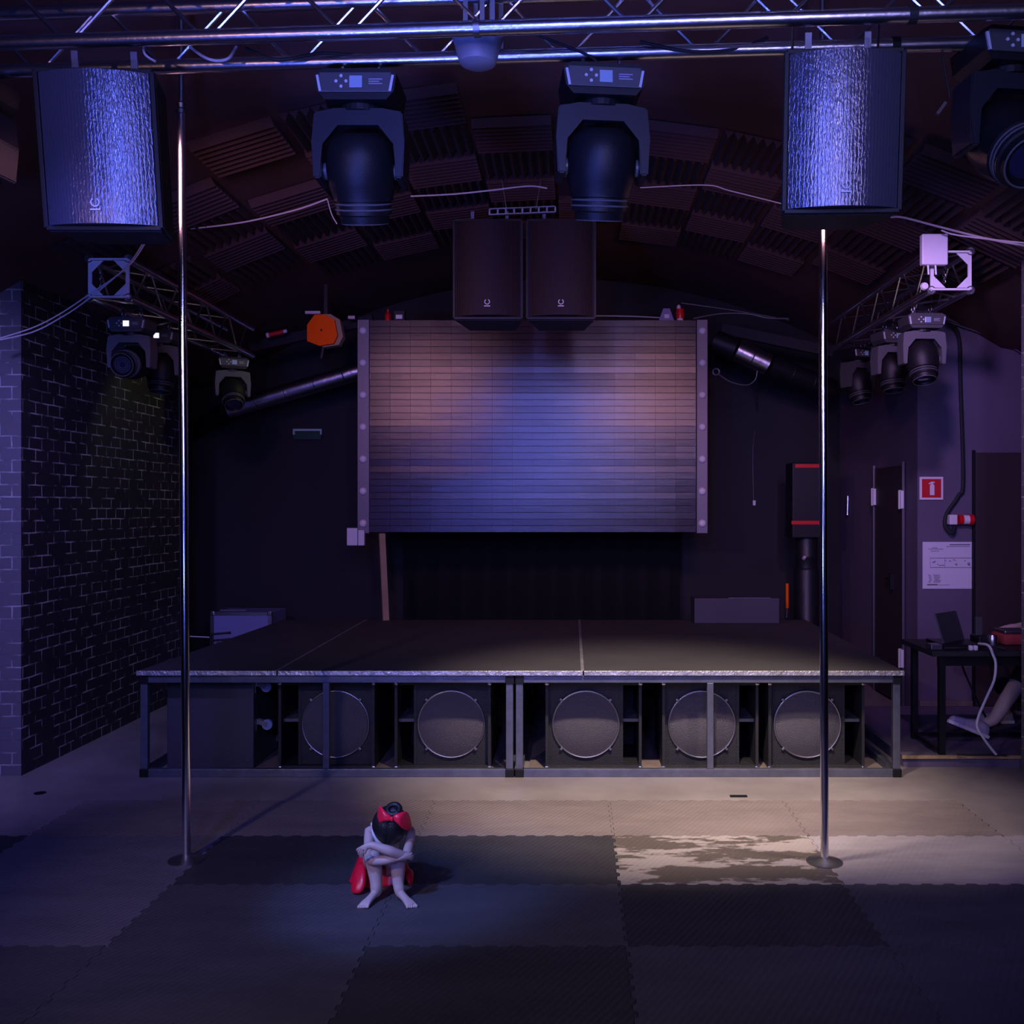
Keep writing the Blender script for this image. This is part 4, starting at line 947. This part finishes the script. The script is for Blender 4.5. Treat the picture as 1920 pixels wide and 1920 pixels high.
for k, (pts) in enumerate(([(678, 1612, 4.38), (664, 1622, 4.36), (652, 1684, 4.30), (662, 1688, 4.26), (684, 1678, 4.27), (688, 1640, 4.30)], [(765, 1628, 4.40), (776, 1636, 4.38), (775, 1665, 4.34), (764, 1664, 4.33), (758, 1640, 4.36)])):
    b = MB(); q = [P(*p) for p in pts]; cen = sum(q, Vector())/len(q)+Vector((0, -.02, .01))
    vs = [b.bm.verts.new(p) for p in q]; ctr = b.bm.verts.new(cen)
    vb = [b.bm.verts.new(p+Vector((0, .05, -.004))) for p in q]
    for v_ in b.bm.verts: v_.co.z = max(v_.co.z, Z0+.002)
    for i in range(len(q)):
        j2 = (i+1) % len(q); b.bm.faces.new((ctr, vs[i], vs[j2])); b.bm.faces.new((vs[i], vb[i], vb[j2], vs[j2]))
    b.bm.faces.new(vb[::-1])
    o = b.build('skirt_fold', M['red_cloth'], child, world=True, smooth=True); o.modifiers.new('smooth', 'SUBSURF').levels = 2; o.modifiers['smooth'].render_levels = 2
# hair: cap over the crown with a parting, and a bun ring
hc = Vector((hd.x+.002, 4.278, .322))
b = MB(); bmesh.ops.create_uvsphere(b.bm, u_segments=40, v_segments=28, radius=1)
for v_ in b.bm.verts:
    c_ = v_.co.copy(); part = math.exp(-(c_.x/.06)**2)
    wz = .080 if c_.z > 0 else .088
    v_.co = Vector((hc.x+c_.x*.078*(1-.10*max(0, -c_.z)), hc.y+c_.y*.074+.004, hc.z+c_.z*wz))
    if c_.y < -.1: v_.co.y += part*.006
hr = b.build('hair', M['hair'], child, world=True, smooth=True)
bun = P(738, 1518, 4.250)
b = MB(); b.ring(bun, (0, -.75, 1), .026, .012, 28, 10); b.lathe([(0, 0), (.012, 0), (.014, .012), (0, .016)], bun-Vector((0, -.004, .008)), (0, -.75, 1), 20)
for v_ in b.bm.verts: v_.co -= Vector(child.location)
b.build('hair_bun', M['hair'], hr, smooth=True)
for s_ in (-1, 1):
    b = MB(); b.lathe([(0, -.006), (.010, -.005), (.014, 0), (.010, .005), (0, .006)], Vector((hc.x+s_*.076, 4.30, .312)), (1, 0, 0), 16)
    b.build('ear', M['skin'], child, world=True, smooth=True)
# bow
bc = P(735, 1534, 4.196)
t_ = []
b = MB()
for s in (-1, 1):
    outl = [(0, .006), (.014, .012), (.036, .026 if s < 0 else .016), (.052, .036 if s < 0 else .014), (.062, .004 if s < 0 else -.018), (.066, -.026 if s < 0 else -.045), (.052, -.026 if s < 0 else -.050), (.028, -.010 if s < 0 else -.028), (.012, -.010), (0, -.006)]
    pts = [(s*x*1.2, z*1.45) for x, z in outl]; n_ = len(pts)
    fr_ = [b.bm.verts.new(bc+Vector((x, -.010*math.sin(min(1, abs(x)/.06)*PI)-.002+abs(x)*abs(x)*9, z))) for x, z in pts]
    bk = [b.bm.verts.new(bc+Vector((x, .008+abs(x)*abs(x)*9, z))) for x, z in pts]
    cf_ = b.bm.verts.new(bc+Vector((s*.034, -.016, .006 if s < 0 else -.008))); cb_ = b.bm.verts.new(bc+Vector((s*.034, .022, 0)))
    for i in range(n_):
        j2 = (i+1) % n_; b.bm.faces.new((cf_, fr_[i], fr_[j2])); b.bm.faces.new((cb_, bk[j2], bk[i])); b.bm.faces.new((fr_[i], bk[i], bk[j2], fr_[j2]))
bw = b.build('hair_bow', M['bow_red'], child, world=True, smooth=True); bw.modifiers.new('smooth', 'SUBSURF').levels = 2; bw.modifiers['smooth'].render_levels = 2
b = MB(); b.box((bc.x, bc.y-.008, bc.z), (.014, .018, .018), bev=.005)
for v_ in b.bm.verts: v_.co -= Vector(child.location)
b.build('bow_knot', M['bow_red'], bw, smooth=True)

# seated adult at the table, mostly beyond the right edge
ad = thing('person', 'seated person behind the table, only a bare shin and white sneaker visible', 'person', (3.55, 6.95, zp))
V = {}; E = []
V['pelvis'] = (Vector((3.62, 7.35, .56)), .13)
chain(V, E, 'pelvis', [('s1', Vector((3.63, 7.37, .72)), .12), ('s2', Vector((3.62, 7.36, .90)), .13), ('s3', Vector((3.60, 7.33, 1.04)), .10), ('nk', Vector((3.58, 7.31, 1.12)), .052), ('h1', Vector((3.57, 7.30, 1.20)), .075), ('h2', Vector((3.565, 7.295, 1.28)), .085)])
for s, dy in (('a', -.17), ('b', .17)):
    chain(V, E, 's3', [('sh'+s, Vector((3.60, 7.33+dy, 1.03)), .055), ('el'+s, Vector((3.52, 7.32+dy*1.2, .80)), .042), ('wr'+s, Vector((3.32, 7.28+dy*.6, .80)), .028), ('ha'+s, Vector((3.26, 7.27+dy*.5, .80)), .03)])
    for k in range(4): chain(V, E, 'ha'+s, [(f'f{s}{k}', Vector((3.22, 7.24+dy*.5+k*.02, .795)), .010), (f'g{s}{k}', Vector((3.19, 7.24+dy*.5+k*.021, .785)), .009)])
    chain(V, E, 'ha'+s, [('t'+s, Vector((3.25, 7.31+dy*.5, .80)), .011)])
kn = P(1935, 1225, 6.95); an = P(1862, 1352, 6.86)
chain(V, E, 'pelvis', [('hip1', Vector((3.55, 7.26, .56)), .10), ('kn1', Vector((3.26, 7.0, .60)), .066), ('cf1', Vector((3.26, 7.0, .60)).lerp(an, .35), .062), ('sn1', Vector((3.26, 7.0, .60)).lerp(an, .75), .054), ('an1', an, .042), ('ft1', an+Vector((-.10, 0, -.02)), .03)])
chain(V, E, 'pelvis', [('hip2', Vector((3.55, 7.44, .56)), .10), ('kn2', Vector((3.2, 7.45, .58)), .066), ('sn2', Vector((3.25, 7.42, .30)), .05), ('an2', Vector((3.27, 7.42, .15)), .036), ('ft2', Vector((3.15, 7.42, .115)), .032)])
skin_body('body', V, E, 'pelvis', M['skin'], ad)
V = {'p': (Vector((3.62, 7.35, .56)), .145)}; E = []
chain(V, E, 'p', [('q', Vector((3.63, 7.37, .72)), .135), ('r', Vector((3.62, 7.36, .90)), .145), ('s', Vector((3.60, 7.33, 1.03)), .115)])
for s, dy in (('a', -.17), ('b', .17)): chain(V, E, 's', [('u'+s, Vector((3.60, 7.33+dy, 1.03)), .066), ('v'+s, Vector((3.53, 7.32+dy*1.15, .86)), .055)])
skin_body('shirt', V, E, 'p', M['black_cloth'], ad)
V = {'p': (Vector((3.62, 7.35, .55)), .15)}; E = []
kq = Vector((3.26, 7.0, .60))
chain(V, E, 'p', [('h1', Vector((3.55, 7.26, .56)), .115), ('k1', kq, .080), ('c1', kq.lerp(an, .45), .074)])
chain(V, E, 'p', [('h2', Vector((3.55, 7.44, .56)), .115), ('k2', Vector((3.2, 7.45, .58)), .080), ('c2', Vector((3.25, 7.42, .28)), .066)])
skin_body('trousers', V, E, 'p', M['black_cloth'], ad)
def shoe(name, heel, toe, zoff=0):
    heel = Vector(heel); toe = Vector(toe); d = toe-heel; L_ = d.length; d.normalize(); side = d.cross(Vector((0, 0, 1))).normalized(); up = side.cross(d).normalized()
    b = MB(); n = 14; secs = [(0, .020, .050), (.06, .033, .075), (.22, .036, .085), (.42, .036, .070), (.62, .040, .055), (.82, .040, .045), (.95, .026, .036), (1, .008, .018)]
    rings = []
    for t_, w_, h_ in secs:
        rings.append([b.bm.verts.new(heel+d*L_*t_+side*w_*math.cos(2*PI*k/n)+up*(max(0, math.sin(2*PI*k/n))*h_+min(0, math.sin(2*PI*k/n))*.014)) for k in range(n)])
    for r0_, r1_ in zip(rings, rings[1:]):
        for k in range(n): b.bm.faces.new((r0_[k], r0_[(k+1) % n], r1_[(k+1) % n], r1_[k]))
    b.bm.faces.new(rings[0]); b.bm.faces.new(rings[-1][::-1])
    s_ = b.build(name, M['sneaker'], ad, world=True, smooth=True)
    b = MB(); b.prism([(-.004, -.03), (L_*.4, -.042), (L_*.85, -.045), (L_+.006, -.01), (L_+.006, .01), (L_*.85, .045), (L_*.4, .042), (-.004, .03)], .022, Matrix.Translation(heel-up*.022-Vector(ad.location))@Matrix((d.to_4d(), side.to_4d(), up.to_4d(), (0, 0, 0, 1))).transposed().to_3x3().to_4x4())
    b.build('sole', M['sign_white'], s_)
M['sneaker'] = mat('white_mesh_sneaker', (.42, .38, .50), .7, bump=.6, bscale=150, var=.4, vscale=30)
shoe('sneaker', P(1850, 1378, 6.84), P(1780, 1349, 6.78))
shoe('sneaker', (3.31, 7.42, zp+.024), (3.05, 7.42, zp+.024))
b = MB(); bmesh.ops.create_uvsphere(b.bm, u_segments=24, v_segments=16, radius=1)
for v_ in b.bm.verts: v_.co = Vector((3.585+v_.co.x*.098, 7.30+v_.co.y*.098, 1.285+v_.co.z*.105))
b.build('hair', M['hair'], ad, world=True, smooth=True)
st = thing('stool', 'black stool under the person seated beyond the right edge', 'stool', (3.63, 7.36, zp))
MB().lathe([(0, .30), (.19, .30), (.19, .335), (.17, .345), (0, .345)], (0, 0, 0)).build('seat', M['black'], st, smooth=True)
for a_ in range(4):
    q = PI/4+a_*PI/2; MB().cyl((math.cos(q)*.19, math.sin(q)*.19, 0), (math.cos(q)*.12, math.sin(q)*.12, .30), .014, n=10).build('leg', M['black'], st)
